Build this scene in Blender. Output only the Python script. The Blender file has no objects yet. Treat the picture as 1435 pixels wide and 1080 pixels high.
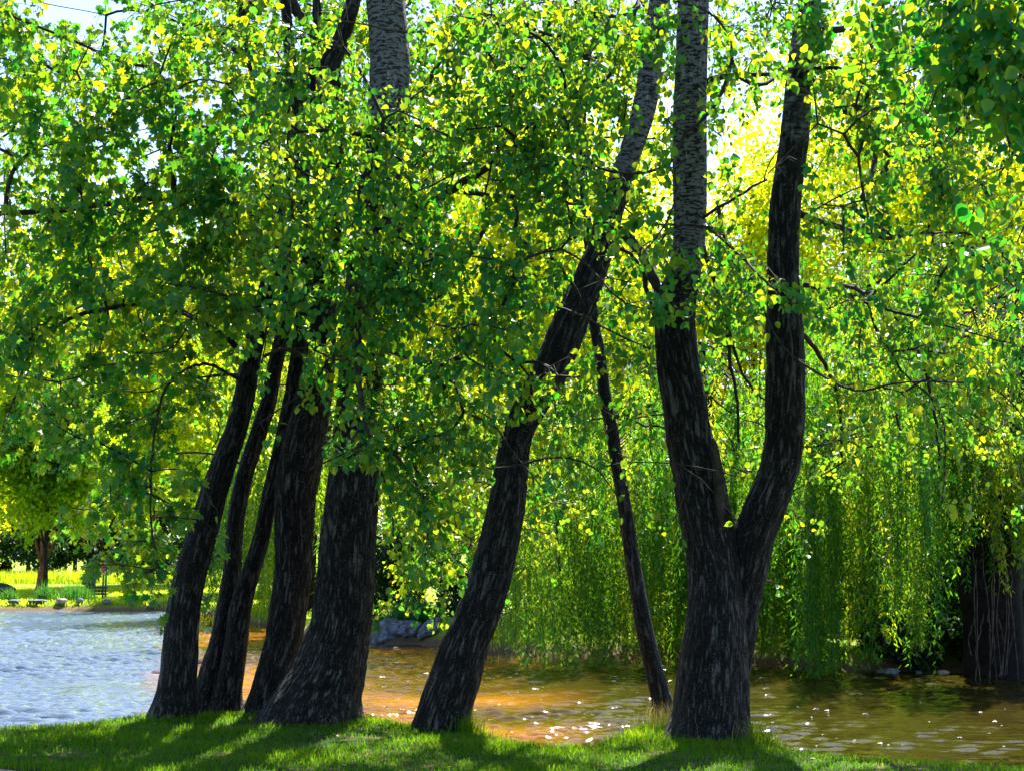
import bpy, math, random
import numpy as np
from mathutils import Vector
rng = np.random.default_rng(7)
random.seed(7)
R = math.radians
scene = bpy.context.scene
COL = scene.collection

# ------------------------------------------------------------------ camera
F = 2000.0; W = 1435.0; H = 1080.0; EYE = 1.6
TILT = math.atan(245.0 / F)
cd = bpy.data.cameras.new('camera'); cam = bpy.data.objects.new('camera', cd); COL.objects.link(cam)
cam.location = (0, 0, EYE); cam.rotation_euler = (R(90) + TILT, 0, 0)
cd.sensor_width = 36; cd.lens = 36 * F / W; cd.clip_start = 0.1; cd.clip_end = 3000
cd.dof.use_dof = True; cd.dof.focus_distance = 13.8; cd.dof.aperture_fstop = 9
scene.camera = cam
CT, ST = math.cos(TILT), math.sin(TILT)

def at(px, py, Y):
    """photo pixel + distance -> world point"""
    x = (px - W / 2) / F; y = (H / 2 - py) / F
    dy = CT - y * ST; dz = ST + y * CT
    k = Y / dy
    return np.array([x * k, Y, EYE + dz * k])

# ------------------------------------------------------------------ helpers
def tag(o, label=None, cat=None, group=None, kind=None):
    if label: o['label'] = label
    if cat: o['category'] = cat
    if group: o['group'] = group
    if kind: o['kind'] = kind
    return o

def empty(name, loc, label, cat, group=None):
    o = bpy.data.objects.new(name, None); COL.objects.link(o)
    o.location = loc; o.empty_display_size = 0.2
    return tag(o, label, cat, group)

class MB:
    """collects numpy polygons, builds ONE mesh object"""
    def __init__(s):
        s.v = []; s.n = 0; s.loops = []; s.lens = []; s.attrs = {}
    def add(s, verts, loops, lens, **attrs):
        verts = np.asarray(verts, np.float32).reshape(-1, 3)
        s.v.append(verts); s.loops.append(np.asarray(loops, np.int64).ravel() + s.n)
        s.lens.append(np.asarray(lens, np.int64).ravel()); s.n += len(verts)
        for k, a in attrs.items(): s.attrs.setdefault(k, []).append(np.asarray(a, np.float32))
    def build(s, name, mat, parent=None, smooth=False):
        me = bpy.data.meshes.new(name)
        if s.n:
            v = np.concatenate(s.v)
            if parent is not None: v = v - np.array(parent.location, np.float32)
            lo = np.concatenate(s.loops).astype(np.int32); le = np.concatenate(s.lens).astype(np.int32)
            me.vertices.add(len(v)); me.vertices.foreach_set('co', v.ravel())
            me.loops.add(len(lo)); me.loops.foreach_set('vertex_index', lo)
            me.polygons.add(len(le))
            st = np.concatenate([[0], np.cumsum(le)[:-1]]).astype(np.int32)
            me.polygons.foreach_set('loop_start', st); me.polygons.foreach_set('loop_total', le)
            if smooth: me.polygons.foreach_set('use_smooth', np.ones(len(le), bool))
            me.update(calc_edges=True)
            for k, a in s.attrs.items():
                a = np.concatenate(a)
                if a.ndim == 2:
                    at_ = me.attributes.new(k, 'FLOAT_VECTOR', 'POINT'); at_.data.foreach_set('vector', a.ravel())
                else:
                    at_ = me.attributes.new(k, 'FLOAT', 'POINT'); at_.data.foreach_set('value', a.ravel())
            me.validate(clean_customdata=False)
        me.materials.append(mat)
        o = bpy.data.objects.new(name, me); COL.objects.link(o)
        if parent is not None: o.parent = parent
        return o

_tab = rng.random((64, 64, 64)).astype(np.float32)
def vnoise(p):
    p = np.asarray(p, np.float64); i = np.floor(p).astype(int); f = p - i; f = f * f * (3 - 2 * f)
    def g(a, b, c): return _tab[(i[..., 0] + a) & 63, (i[..., 1] + b) & 63, (i[..., 2] + c) & 63]
    x0 = g(0,0,0) * (1 - f[..., 0]) + g(1,0,0) * f[..., 0]; x1 = g(0,1,0) * (1 - f[..., 0]) + g(1,1,0) * f[..., 0]
    x2 = g(0,0,1) * (1 - f[..., 0]) + g(1,0,1) * f[..., 0]; x3 = g(0,1,1) * (1 - f[..., 0]) + g(1,1,1) * f[..., 0]
    y0 = x0 * (1 - f[..., 1]) + x1 * f[..., 1]; y1 = x2 * (1 - f[..., 1]) + x3 * f[..., 1]
    return y0 * (1 - f[..., 2]) + y1 * f[..., 2]
def fbm(p, o=3):
    s = 0; a = .5; t = 0
    for _ in range(o):
        s = s + a * vnoise(p); t += a; a *= .5; p = np.asarray(p) * 2.03 + 11.3
    return s / t

def norm(v): return v / np.maximum(np.linalg.norm(v, axis=-1, keepdims=True), 1e-9)

def tube(mb, pts, rad, sides=5, cap=False):
    pts = np.asarray(pts, float); rad = np.asarray(rad, float); n = len(pts)
    t = norm(np.gradient(pts, axis=0))
    ref = np.array([0., 1., 0.]) if abs(t[:, 1]).max() < .95 else np.array([1., 0., 0.])
    a = norm(np.cross(t, ref)); b = np.cross(t, a)
    th = np.arange(sides) * 2 * np.pi / sides
    v = pts[:, None] + rad[:, None, None] * (a[:, None] * np.cos(th)[None, :, None] + b[:, None] * np.sin(th)[None, :, None])
    i, j = np.meshgrid(np.arange(n - 1), np.arange(sides), indexing='ij'); j2 = (j + 1) % sides
    q = np.stack([i * sides + j, i * sides + j2, (i + 1) * sides + j2, (i + 1) * sides + j], -1).reshape(-1, 4)
    lo = [q.ravel()]; le = [np.full(len(q), 4)]
    if cap:
        lo.append(np.arange(sides)[::-1]); le.append([sides]); lo.append(np.arange(sides) + (n - 1) * sides); le.append([sides])
    mb.add(v, np.concatenate(lo), np.concatenate(le))

def batch_tubes(mb, P, rad, sides=3):
    """P: (N,k,3) many same-length tubes at once; rad (N,k)"""
    N, k, _ = P.shape
    if N == 0: return
    t = norm(np.gradient(P, axis=1)); ref = np.array([0.13, 0.97, 0.2])
    a = norm(np.cross(t, ref)); b = np.cross(t, a)
    th = np.arange(sides) * 2 * np.pi / sides
    v = P[:, :, None] + rad[:, :, None, None] * (a[:, :, None] * np.cos(th)[:, None] + b[:, :, None] * np.sin(th)[:, None])
    i, j = np.meshgrid(np.arange(k - 1), np.arange(sides), indexing='ij'); j2 = (j + 1) % sides
    q = np.stack([i * sides + j, i * sides + j2, (i + 1) * sides + j2, (i + 1) * sides + j], -1).reshape(-1)
    lo = (np.arange(N)[:, None] * (k * sides) + q[None]).ravel()
    mb.add(v, lo, np.full(len(lo) // 4, 4))

# leaf outlines: (verts, faces); the midrib runs along +y from the stalk, fold lifts the margins
def leaf_template(kind):
    if kind == 'round':
        h = [(0, 0), (.30, .05), (.49, .30), (.42, .62), (.16, .88), (0, 1.05)]; fold = .14
    elif kind == 'curled':
        h = [(0, 0), (.25, .06), (.40, .30), (.34, .60), (.13, .86), (0, 1.0)]; fold = .42
    elif kind == 'lobed':
        h = [(0, .0), (.26, -.10), (.24, .12), (.62, .30), (.34, .46), (.40, .80), (.14, .70), (0, 1.08)]; fold = .16
    elif kind == 'narrow':
        h = [(0, 0), (.11, .35), (0, 1.0)]; fold = .02
    else:
        h = [(0, 0), (.40, .38), (0, 1.0)]; fold = .10
    n = len(h)
    rt = [(x, y, fold * x / .5) for x, y in h]; lf = [(-x, y, fold * x / .5) for x, y in h[1:-1]]
    if kind in ('narrow', 'card'):
        v = rt + lf; return np.array([v[0], v[1], v[2], v[3]], float), [0, 1, 2, 3], [4]
    v = rt + lf
    right = list(range(n)); left = [n - 1] + [n + i for i in range(n - 3, -1, -1)] + [0]
    return np.array(v, float), right + left, [len(right), len(left)]

def leaves(mb, pos, axis, size, kind, var=None, flat=0.0):
    N = len(pos)
    if N == 0: return
    V, lo, le = leaf_template(kind)
    y = norm(axis); r = rng.normal(size=(N, 3)); r[:, 2] += flat
    x = norm(np.cross(y, r)); z = np.cross(x, y)
    S = size[:, None, None]
    v = pos[:, None] + S * (x[:, None] * V[None, :, 0:1] + y[:, None] * V[None, :, 1:2] + z[:, None] * V[None, :, 2:3])
    if var is None: var = rng.random(N)
    mb.add(v, (np.arange(N)[:, None] * len(V) + np.array(lo)[None]).ravel(), np.tile(le, N), var=np.repeat(var, len(V)))

# ------------------------------------------------------------------ materials
def mat(name):
    m = bpy.data.materials.new(name); m.use_nodes = True; m.node_tree.nodes.clear()
    return m, m.node_tree.nodes, m.node_tree.links
def N(ns, t, **kw):
    n = ns.new(t)
    for k, v in kw.items():
        if k.startswith('i_'):
            key = k[2:].replace('_', ' ')
            n.inputs[key].default_value = v
        else: setattr(n, k, v)
    return n
def ramp(ns, stops, interp='LINEAR'):
    n = ns.new('ShaderNodeValToRGB'); e = n.color_ramp; e.interpolation = interp
    while len(e.elements) < len(stops): e.elements.new(.5)
    for el, (p, c) in zip(e.elements, stops):
        el.position = p; el.color = (*c, 1) if len(c) == 3 else c
    return n

def leaf_mat(name, dark, light, tdark, tlight, trans=.5, spec=.35, rough=.42):
    m, ns, L = mat(name)
    a = N(ns, 'ShaderNodeAttribute', attribute_name='var')
    c1 = ramp(ns, [(0, dark), (1, light)]); c2 = ramp(ns, [(0, tdark), (.5, tuple(.78 * a_ + .22 * b_ for a_, b_ in zip(tdark, tlight))), (1, tlight)])
    L.new(a.outputs['Fac'], c1.inputs[0]); L.new(a.outputs['Fac'], c2.inputs[0])
    p = N(ns, 'ShaderNodeBsdfPrincipled', i_Roughness=rough); p.inputs['Specular IOR Level'].default_value = spec
    t = N(ns, 'ShaderNodeBsdfTranslucent'); mx = N(ns, 'ShaderNodeMixShader'); mx.inputs[0].default_value = trans
    o = N(ns, 'ShaderNodeOutputMaterial')
    L.new(c1.outputs[0], p.inputs['Base Color']); L.new(c2.outputs[0], t.inputs[0])
    L.new(p.outputs[0], mx.inputs[1]); L.new(t.outputs[0], mx.inputs[2]); L.new(mx.outputs[0], o.inputs[0])
    return m
M_POP = leaf_mat('poplar_leaf', (.002, .12, .032), (.012, .19, .022), (.02, .30, .012), (.72, .72, .008), .5)
M_PLN = leaf_mat('plane_leaf', (.003, .11, .028), (.014, .18, .020), (.03, .31, .010), (.72, .72, .008), .5)
M_WIL = leaf_mat('willow_leaf', (.003, .09, .016), (.04, .16, .012), (.06, .34, .012), (.78, .80, .012), .52)
M_FAR = leaf_mat('far_leaf', (.06, .14, .010), (.14, .18, .012), (.58, .70, .010), (.95, .88, .015), .74, .15)
M_FAR2 = leaf_mat('far_leaf_green', (.03, .12, .014), (.07, .16, .016), (.34, .60, .010), (.75, .80, .015), .68, .15)
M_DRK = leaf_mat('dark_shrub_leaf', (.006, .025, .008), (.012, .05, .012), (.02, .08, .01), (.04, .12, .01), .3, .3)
M_GRS = leaf_mat('grass_blade', (.006, .06, .006), (.04, .15, .010), (.10, .32, .008), (.52, .62, .010), .5, .08, .6)
M_STRAW = leaf_mat('straw_blade', (.16, .15, .05), (.28, .22, .09), (.35, .32, .06), (.5, .4, .1), .4, .2, .6)
M_REED = leaf_mat('reed_blade', (.008, .08, .03), (.02, .14, .035), (.06, .30, .03), (.22, .46, .02), .4, .3)

def wood_mat(name, c1, c2, sc=14):
    m, ns, L = mat(name)
    tc = N(ns, 'ShaderNodeTexCoord'); no = N(ns, 'ShaderNodeTexNoise'); no.inputs['Scale'].default_value = sc; no.inputs['Detail'].default_value = 6
    r = ramp(ns, [(.35, c1), (.65, c2)]); b = N(ns, 'ShaderNodeBump'); b.inputs['Strength'].default_value = .6; b.inputs['Distance'].default_value = .01
    p = N(ns, 'ShaderNodeBsdfPrincipled', i_Roughness=.85); p.inputs['Specular IOR Level'].default_value = .2; o = N(ns, 'ShaderNodeOutputMaterial')
    L.new(tc.outputs['Object'], no.inputs['Vector']); L.new(no.outputs['Fac'], r.inputs[0]); L.new(no.outputs['Fac'], b.inputs['Height'])
    L.new(r.outputs[0], p.inputs['Base Color']); L.new(b.outputs[0], p.inputs['Normal']); L.new(p.outputs[0], o.inputs[0])
    return m
M_TWIG = wood_mat('twig_bark', (.012, .012, .010), (.045, .04, .03))
M_FARBARK = wood_mat('far_bark', (.004, .0035, .003), (.028, .020, .015), 5)
M_REDBARK = wood_mat('reddish_bark', (.14, .05, .025), (.26, .11, .05), 5)
M_VINE = wood_mat('pale_vine', (.03, .022, .02), (.14, .10, .085), 9)
M_WILBARK = wood_mat('willow_bark', (.0015, .0015, .0015), (.012, .010, .009), 7)
M_STONE = wood_mat('shore_stone', (.05, .06, .085), (.20, .22, .27), 4)
M_PALE = wood_mat('pale_stone', (.20, .17, .15), (.45, .38, .34), 5)
M_DARKSTONE = wood_mat('dark_stone', (.010, .012, .020), (.03, .035, .05), 3)
M_WALL = wood_mat('mossy_wall', (.006, .007, .007), (.022, .022, .018), 6)
M_GREENWOOD = wood_mat('green_paint', (.02, .09, .07), (.04, .15, .12), 9)
M_DARKWOOD = wood_mat('dark_rail', (.015, .014, .012), (.05, .045, .035), 9)
M_RED = wood_mat('red_paint', (.35, .02, .03), (.5, .04, .06), 12)
M_PINK = wood_mat('pink_paint', (.6, .3, .33), (.75, .45, .48), 12)

def bark_mat():
    m, ns, L = mat('poplar_bark')
    co = N(ns, 'ShaderNodeAttribute', attribute_name='bk'); pa = N(ns, 'ShaderNodeAttribute', attribute_name='pale')
    rd = N(ns, 'ShaderNodeAttribute', attribute_name='ridge')
    def mapped(s):
        mp = N(ns, 'ShaderNodeMapping'); mp.inputs['Scale'].default_value = s; L.new(co.outputs['Vector'], mp.inputs['Vector']); return mp
    def noise(s, sc, det=6, rough=.6):
        n = N(ns, 'ShaderNodeTexNoise'); n.inputs['Scale'].default_value = sc; n.inputs['Detail'].default_value = det; n.inputs['Roughness'].default_value = rough
        L.new(mapped(s).outputs[0], n.inputs['Vector']); return n
    n1 = noise((1, 1, .17), 21, 7, .62)          # long vertical furrows
    n2 = noise((1, 1, .5), 70, 4)                # crumbly flakes
    n3 = noise((1, 1, 1), 3, 3)                  # broad blotches
    sb = N(ns, 'ShaderNodeMath', operation='SUBTRACT'); L.new(n1.outputs['Fac'], sb.inputs[0]); sb.inputs[1].default_value = .5
    ab = N(ns, 'ShaderNodeMath', operation='ABSOLUTE'); L.new(sb.outputs[0], ab.inputs[0])
    k1 = N(ns, 'ShaderNodeMath', operation='MULTIPLY'); L.new(ab.outputs[0], k1.inputs[0]); k1.inputs[1].default_value = 8.5; k1.use_clamp = True     # 0 in a crack, 1 on a plate
    k2 = N(ns, 'ShaderNodeMath', operation='MULTIPLY_ADD'); L.new(rd.outputs['Fac'], k2.inputs[0]); k2.inputs[1].default_value = .12; L.new(k1.outputs[0], k2.inputs[2])
    k3 = N(ns, 'ShaderNodeMath', operation='MULTIPLY'); L.new(n2.outputs['Fac'], k3.inputs[0]); L.new(k2.outputs[0], k3.inputs[1])
    low = ramp(ns, [(.06, (.0010, .0010, .0014)), (.22, (.008, .008, .010)), (.40, (.030, .030, .033)), (.60, (.080, .077, .074))])
    L.new(k3.outputs[0], low.inputs[0])
    # upper bark: pale skin with dark horizontal lens-shaped scars
    up = noise((1, 1, 2.9), 13, 7, .72); up.inputs['Distortion'].default_value = .35
    upr = ramp(ns, [(.46, (.008, .009, .010)), (.52, (.23, .24, .235))]); L.new(up.outputs['Fac'], upr.inputs[0])
    jit = N(ns, 'ShaderNodeMath', operation='MULTIPLY_ADD'); L.new(n3.outputs['Fac'], jit.inputs[0]); jit.inputs[1].default_value = 1.7; jit.inputs[2].default_value = -.85
    pj = N(ns, 'ShaderNodeMath', operation='ADD'); L.new(pa.outputs['Fac'], pj.inputs[0]); L.new(jit.outputs[0], pj.inputs[1])
    pr = ramp(ns, [(.40, (0, 0, 0)), (.62, (1, 1, 1))]); L.new(pj.outputs[0], pr.inputs[0])
    mx = N(ns, 'ShaderNodeMix', data_type='RGBA'); L.new(pr.outputs[0], mx.inputs[0]); L.new(low.outputs[0], mx.inputs[6]); L.new(upr.outputs[0], mx.inputs[7])
    # caught seed fluff: small white flecks
    fn = noise((1, 1, .8), 85, 2, .5); fr = ramp(ns, [(.66, (0, 0, 0)), (.70, (1, 1, 1))]); L.new(fn.outputs['Fac'], fr.inputs[0])
    fp = noise((1, 1, 1), 7, 2); fq = ramp(ns, [(.38, (.15, .15, .15)), (.6, (1, 1, 1))]); L.new(fp.outputs['Fac'], fq.inputs[0])
    fm = N(ns, 'ShaderNodeMath', operation='MULTIPLY'); L.new(fr.outputs[0], fm.inputs[0]); L.new(fq.outputs[0], fm.inputs[1])
    mx2 = N(ns, 'ShaderNodeMix', data_type='RGBA'); L.new(fm.outputs[0], mx2.inputs[0]); L.new(mx.outputs[2], mx2.inputs[6]); mx2.inputs[7].default_value = (.26, .25, .24, 1)
    # height
    hs = N(ns, 'ShaderNodeMath', operation='MULTIPLY_ADD'); L.new(n2.outputs['Fac'], hs.inputs[0]); hs.inputs[1].default_value = .30; L.new(k1.outputs[0], hs.inputs[2])
    b = N(ns, 'ShaderNodeBump'); b.inputs['Strength'].default_value = .9; b.inputs['Distance'].default_value = .045; L.new(hs.outputs[0], b.inputs['Height'])
    p = N(ns, 'ShaderNodeBsdfPrincipled', i_Roughness=.72); p.inputs['Specular IOR Level'].default_value = .25
    o = N(ns, 'ShaderNodeOutputMaterial')
    L.new(mx2.outputs[2], p.inputs['Base Color']); L.new(b.outputs[0], p.inputs['Normal']); L.new(p.outputs[0], o.inputs[0])
    return m
M_BARK = bark_mat()

# ------------------------------------------------------------------ terrain
ED = np.array([(-60, 12.5), (-12, 13.2), (-7, 13.9), (-5.06, 14.15), (-4.4, 14.5), (-3.8, 15.35), (-3.04, 16.3), (-2.2, 16.0), (-1.55, 15.1), (-1.14, 14.6),
               (-.45, 14.0), (-.05, 13.1), (.3, 12.75), (.7, 12.85), (.98, 13.5), (1.25, 14.4), (1.6, 15.5), (1.95, 14.6), (2.2, 13.0), (2.45, 12.5), (3.17, 11.95),
               (4.16, 11.6), (8, 11.2), (60, 10.0)])
FAR = np.array([(-200, 66), (-40, 60), (-20.8, 58), (-13, 58.5), (-10.5, 52), (-8.4, 46), (-5.5, 39), (-3.3, 36), (-1.8, 35.0), (-.5, 31.5), (1, 30.5), (3.1, 30),
                (4.6, 28.5), (6.5, 27), (9.2, 26.3), (20, 25), (60, 24), (200, 24)])
ZW = -0.45
def edge(x): return np.interp(x, ED[:, 0], ED[:, 1])
def farshore(x): return np.interp(x, FAR[:, 0], FAR[:, 1])
def sstep(t): t = np.clip(t, 0, 1); return t * t * (3 - 2 * t)
def ground(x, y):
    x = np.asarray(x, float); y = np.asarray(y, float)
    j = (fbm(np.stack([x * 1.3, y * 1.3, x * 0 + 3.3], -1), 2) - .5) * .35
    dn = y - edge(x) - j                                    # >0 beyond the near edge
    near = .05 * (fbm(np.stack([x * .6, y * .6, x * 0 + 9], -1), 3) - .5) + .02 * (fbm(np.stack([x * 4, y * 4, x * 0], -1), 2) - .5)
    near = near + .0 * np.exp(-((x - 1.75) ** 2 / .35 + (y - 14.6) ** 2 / 1.2))
    near = near - .05 * sstep((dn + .5) / .5)
    near = near - .85 * sstep(dn / .8) - .9 * sstep((dn - .8) / 6)
    df = y - farshore(x) + (fbm(np.stack([x * .35, y * .35, x * 0 + 1], -1), 2) - .5) * 1.0
    rise = .42 * sstep((df + .1) / .9) + .011 * np.clip(df - 2, 0, 60) - .03
    far = ZW - 1.3 + 1.3 * sstep((df + 6) / 6.0) + rise
    far = far + 3.0 * sstep((df - 70) / 120)
    mid = farshore(x) * .5 + edge(x) * .5
    return np.where(y < mid, near, far)

def grid_axis(segs):
    out = []
    for a, b, st in segs: out.append(np.arange(a, b, st))
    return np.concatenate(out + [[segs[-1][1]]])
xs = grid_axis([(-400, -60, 20), (-60, -12, 1.5), (-12, -7, .25), (-7, 6.5, .07), (6.5, 12, .25), (12, 60, 1.5), (60, 400, 20)])
ys = grid_axis([(-60, 0, 5), (0, 9, .5), (9, 17, .07), (17, 30, .5), (30, 72, .5), (72, 130, 2), (130, 900, 30)])
gx, gy = np.meshgrid(xs, ys, indexing='xy'); gz = ground(gx, gy)
ny, nx = gx.shape
i, j = np.meshgrid(np.arange(ny - 1), np.arange(nx - 1), indexing='ij')
q = np.stack([i * nx + j, i * nx + j + 1, (i + 1) * nx + j + 1, (i + 1) * nx + j], -1).reshape(-1, 4)

def ground_mat():
    m, ns, L = mat('bank_ground')
    g = N(ns, 'ShaderNodeNewGeometry'); sp = N(ns, 'ShaderNodeSeparateXYZ'); L.new(g.outputs['Position'], sp.inputs[0])
    n1 = N(ns, 'ShaderNodeTexNoise'); n1.inputs['Scale'].default_value = 1.6; n1.inputs['Detail'].default_value = 7; L.new(g.outputs['Position'], n1.inputs['Vector'])
    n2 = N(ns, 'ShaderNodeTexNoise'); n2.inputs['Scale'].default_value = 30; n2.inputs['Detail'].default_value = 5; L.new(g.outputs['Position'], n2.inputs['Vector'])
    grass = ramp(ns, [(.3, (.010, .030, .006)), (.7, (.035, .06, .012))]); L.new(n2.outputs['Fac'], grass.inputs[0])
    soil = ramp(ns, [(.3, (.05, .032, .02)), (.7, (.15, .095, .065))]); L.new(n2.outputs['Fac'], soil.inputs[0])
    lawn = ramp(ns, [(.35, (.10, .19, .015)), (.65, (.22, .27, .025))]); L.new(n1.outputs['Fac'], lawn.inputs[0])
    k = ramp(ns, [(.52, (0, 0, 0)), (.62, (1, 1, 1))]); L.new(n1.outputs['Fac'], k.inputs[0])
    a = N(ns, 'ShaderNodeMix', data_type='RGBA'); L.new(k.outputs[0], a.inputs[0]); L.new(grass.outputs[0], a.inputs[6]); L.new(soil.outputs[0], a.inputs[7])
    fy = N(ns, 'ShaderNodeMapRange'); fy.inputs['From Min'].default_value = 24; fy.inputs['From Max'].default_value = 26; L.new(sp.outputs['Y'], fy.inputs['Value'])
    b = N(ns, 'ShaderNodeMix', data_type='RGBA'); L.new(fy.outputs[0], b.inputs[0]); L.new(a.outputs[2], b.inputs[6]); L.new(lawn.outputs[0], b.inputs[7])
    mz = N(ns, 'ShaderNodeMapRange'); mz.inputs['From Min'].default_value = -.12; mz.inputs['From Max'].default_value = -.36; L.new(sp.outputs['Z'], mz.inputs['Value'])
    c = N(ns, 'ShaderNodeMix', data_type='RGBA'); L.new(mz.outputs[0], c.inputs[0]); L.new(b.outputs[2], c.inputs[6]); L.new(soil.outputs[0], c.inputs[7])
    bp = N(ns, 'ShaderNodeBump'); bp.inputs['Strength'].default_value = .5; bp.inputs['Distance'].default_value = .03; L.new(n2.outputs['Fac'], bp.inputs['Height'])
    p = N(ns, 'ShaderNodeBsdfPrincipled', i_Roughness=.95); p.inputs['Specular IOR Level'].default_value = .1; o = N(ns, 'ShaderNodeOutputMaterial')
    L.new(c.outputs[2], p.inputs['Base Color']); L.new(bp.outputs[0], p.inputs['Normal']); L.new(p.outputs[0], o.inputs[0])
    return m
mb = MB(); mb.add(np.stack([gx, gy, gz], -1), q, np.full(len(q), 4))
tag(mb.build('ground', ground_mat(), smooth=True), kind='structure')

# water
def water_mat():
    m, ns, L = mat('pond_water')
    g = N(ns, 'ShaderNodeNewGeometry'); sp = N(ns, 'ShaderNodeSeparateXYZ'); L.new(g.outputs['Position'], sp.inputs[0])
    def noise(s, sc, det, rough=.55, dist=0.):
        mp = N(ns, 'ShaderNodeMapping'); mp.inputs['Scale'].default_value = s; L.new(g.outputs['Position'], mp.inputs['Vector'])
        n = N(ns, 'ShaderNodeTexNoise'); n.inputs['Scale'].default_value = sc; n.inputs['Detail'].default_value = det; n.inputs['Roughness'].default_value = rough; n.inputs['Distortion'].default_value = dist
        L.new(mp.outputs[0], n.inputs['Vector']); return n
    a = noise((.55, 1.2, 1), 2.6, 4, .6, .4); b = noise((.5, 1, 1), 11, 3, .6)
    s = N(ns, 'ShaderNodeMath', operation='MULTIPLY_ADD'); L.new(b.outputs['Fac'], s.inputs[0]); s.inputs[1].default_value = .22; L.new(a.outputs['Fac'], s.inputs[2])
    # ripples are stronger on the open water on the left and in wind patches
    pt = noise((1, 1, 1), .22, 2)
    xr = N(ns, 'ShaderNodeMapRange'); xr.inputs['From Min'].default_value = 3; xr.inputs['From Max'].default_value = -4; xr.inputs['To Min'].default_value = .55; xr.inputs['To Max'].default_value = 1.6
    L.new(sp.outputs['X'], xr.inputs['Value'])
    st = N(ns, 'ShaderNodeMath', operation='MULTIPLY'); L.new(xr.outputs[0], st.inputs[0])
    pr = N(ns, 'ShaderNodeMapRange'); pr.inputs['From Min'].default_value = .35; pr.inputs['From Max'].default_value = .65; pr.inputs['To Min'].default_value = .6; pr.inputs['To Max'].default_value = 1.1; L.new(pt.outputs['Fac'], pr.inputs['Value'])
    L.new(pr.outputs[0], st.inputs[1])
    hh = N(ns, 'ShaderNodeMath', operation='MULTIPLY'); L.new(s.outputs[0], hh.inputs[0]); L.new(st.outputs[0], hh.inputs[1])
    bp = N(ns, 'ShaderNodeBump'); bp.inputs['Strength'].default_value = 1.0; bp.inputs['Distance'].default_value = .04; L.new(hh.outputs[0], bp.inputs['Height'])
    # silty clay brown shallows; left sky reflection and right shade painted into the colour
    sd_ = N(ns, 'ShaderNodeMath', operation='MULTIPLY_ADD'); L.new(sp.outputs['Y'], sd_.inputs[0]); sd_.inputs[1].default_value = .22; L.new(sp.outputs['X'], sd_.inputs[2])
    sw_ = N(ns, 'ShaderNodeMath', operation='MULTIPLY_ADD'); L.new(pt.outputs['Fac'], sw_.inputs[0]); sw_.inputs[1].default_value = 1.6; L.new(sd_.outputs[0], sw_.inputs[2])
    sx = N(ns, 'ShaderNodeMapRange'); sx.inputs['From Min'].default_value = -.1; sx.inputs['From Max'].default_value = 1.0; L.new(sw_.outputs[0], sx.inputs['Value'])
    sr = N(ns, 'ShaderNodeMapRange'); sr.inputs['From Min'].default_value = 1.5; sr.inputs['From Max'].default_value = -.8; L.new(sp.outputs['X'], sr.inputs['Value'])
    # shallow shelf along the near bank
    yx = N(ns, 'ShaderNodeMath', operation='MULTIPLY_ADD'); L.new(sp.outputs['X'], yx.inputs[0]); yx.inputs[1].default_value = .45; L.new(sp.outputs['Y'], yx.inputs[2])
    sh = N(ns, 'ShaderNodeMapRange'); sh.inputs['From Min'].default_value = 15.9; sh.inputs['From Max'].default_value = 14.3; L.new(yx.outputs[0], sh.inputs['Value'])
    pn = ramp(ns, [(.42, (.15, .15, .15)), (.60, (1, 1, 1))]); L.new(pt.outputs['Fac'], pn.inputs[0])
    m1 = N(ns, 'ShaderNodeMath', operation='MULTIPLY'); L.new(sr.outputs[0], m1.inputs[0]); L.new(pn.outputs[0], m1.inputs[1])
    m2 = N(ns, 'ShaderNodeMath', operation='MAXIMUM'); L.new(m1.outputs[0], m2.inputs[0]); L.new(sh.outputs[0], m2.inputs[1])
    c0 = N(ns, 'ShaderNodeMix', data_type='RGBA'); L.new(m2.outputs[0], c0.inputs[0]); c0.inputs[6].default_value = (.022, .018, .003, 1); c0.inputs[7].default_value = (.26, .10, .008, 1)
    cr = N(ns, 'ShaderNodeMix', data_type='RGBA'); L.new(sx.outputs[0], cr.inputs[0]); cr.inputs[6].default_value = (.07, .10, .155, 1); L.new(c0.outputs[2], cr.inputs[7])  # blue-grey on the left carries the reflected sky in its base colour
    p = N(ns, 'ShaderNodeBsdfPrincipled', i_Roughness=.04); p.inputs['IOR'].default_value = 1.33; p.inputs['Specular IOR Level'].default_value = .5
    o = N(ns, 'ShaderNodeOutputMaterial')
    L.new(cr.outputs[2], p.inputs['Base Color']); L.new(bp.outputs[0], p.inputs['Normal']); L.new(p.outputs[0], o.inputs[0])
    return m
wx = grid_axis([(-200, -30, 6), (-30, -12, .16), (-12, 9, .07), (9, 20, .16), (20, 200, 6)])
wy = grid_axis([(9, 11, .2), (11, 20, .035), (20, 34, .055), (34, 62, .11), (62, 75, .5)])
gx, gy = np.meshgrid(wx, wy, indexing='xy'); hz = np.zeros_like(gx); wr = np.random.default_rng(3)
for k in range(34):
    lam = .10 * (5 ** wr.random()); th_ = wr.normal() * .55; ph = wr.random() * 6.28
    hz += .052 * lam / (2 * np.pi) * np.sin(2 * np.pi / lam * (gx * math.sin(th_) + gy * math.cos(th_)) + ph + .9 * np.sin(gx * .9 + k + .6 * gy) * np.sin(gy * .6 - .5 * gx + 2 * k))
patch = fbm(np.stack([gx * .16, gy * .3, gx * 0 + 7], -1), 2)
amp = np.interp(gx / gy, [-.2, .02, .25], [2.1, 1.45, 1.15]) * np.interp(patch, [.3, .7], [.55, 1.3])
hz *= amp
fade = sstep((gy - 10.5) / 1) * sstep((70 - gy) / 6) * sstep((gx + 32) / 3) * sstep((21 - gx) / 2)
ny, nx = gx.shape; i, j = np.meshgrid(np.arange(ny - 1), np.arange(nx - 1), indexing='ij')
q = np.stack([i * nx + j, i * nx + j + 1, (i + 1) * nx + j + 1, (i + 1) * nx + j], -1).reshape(-1, 4)
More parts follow.
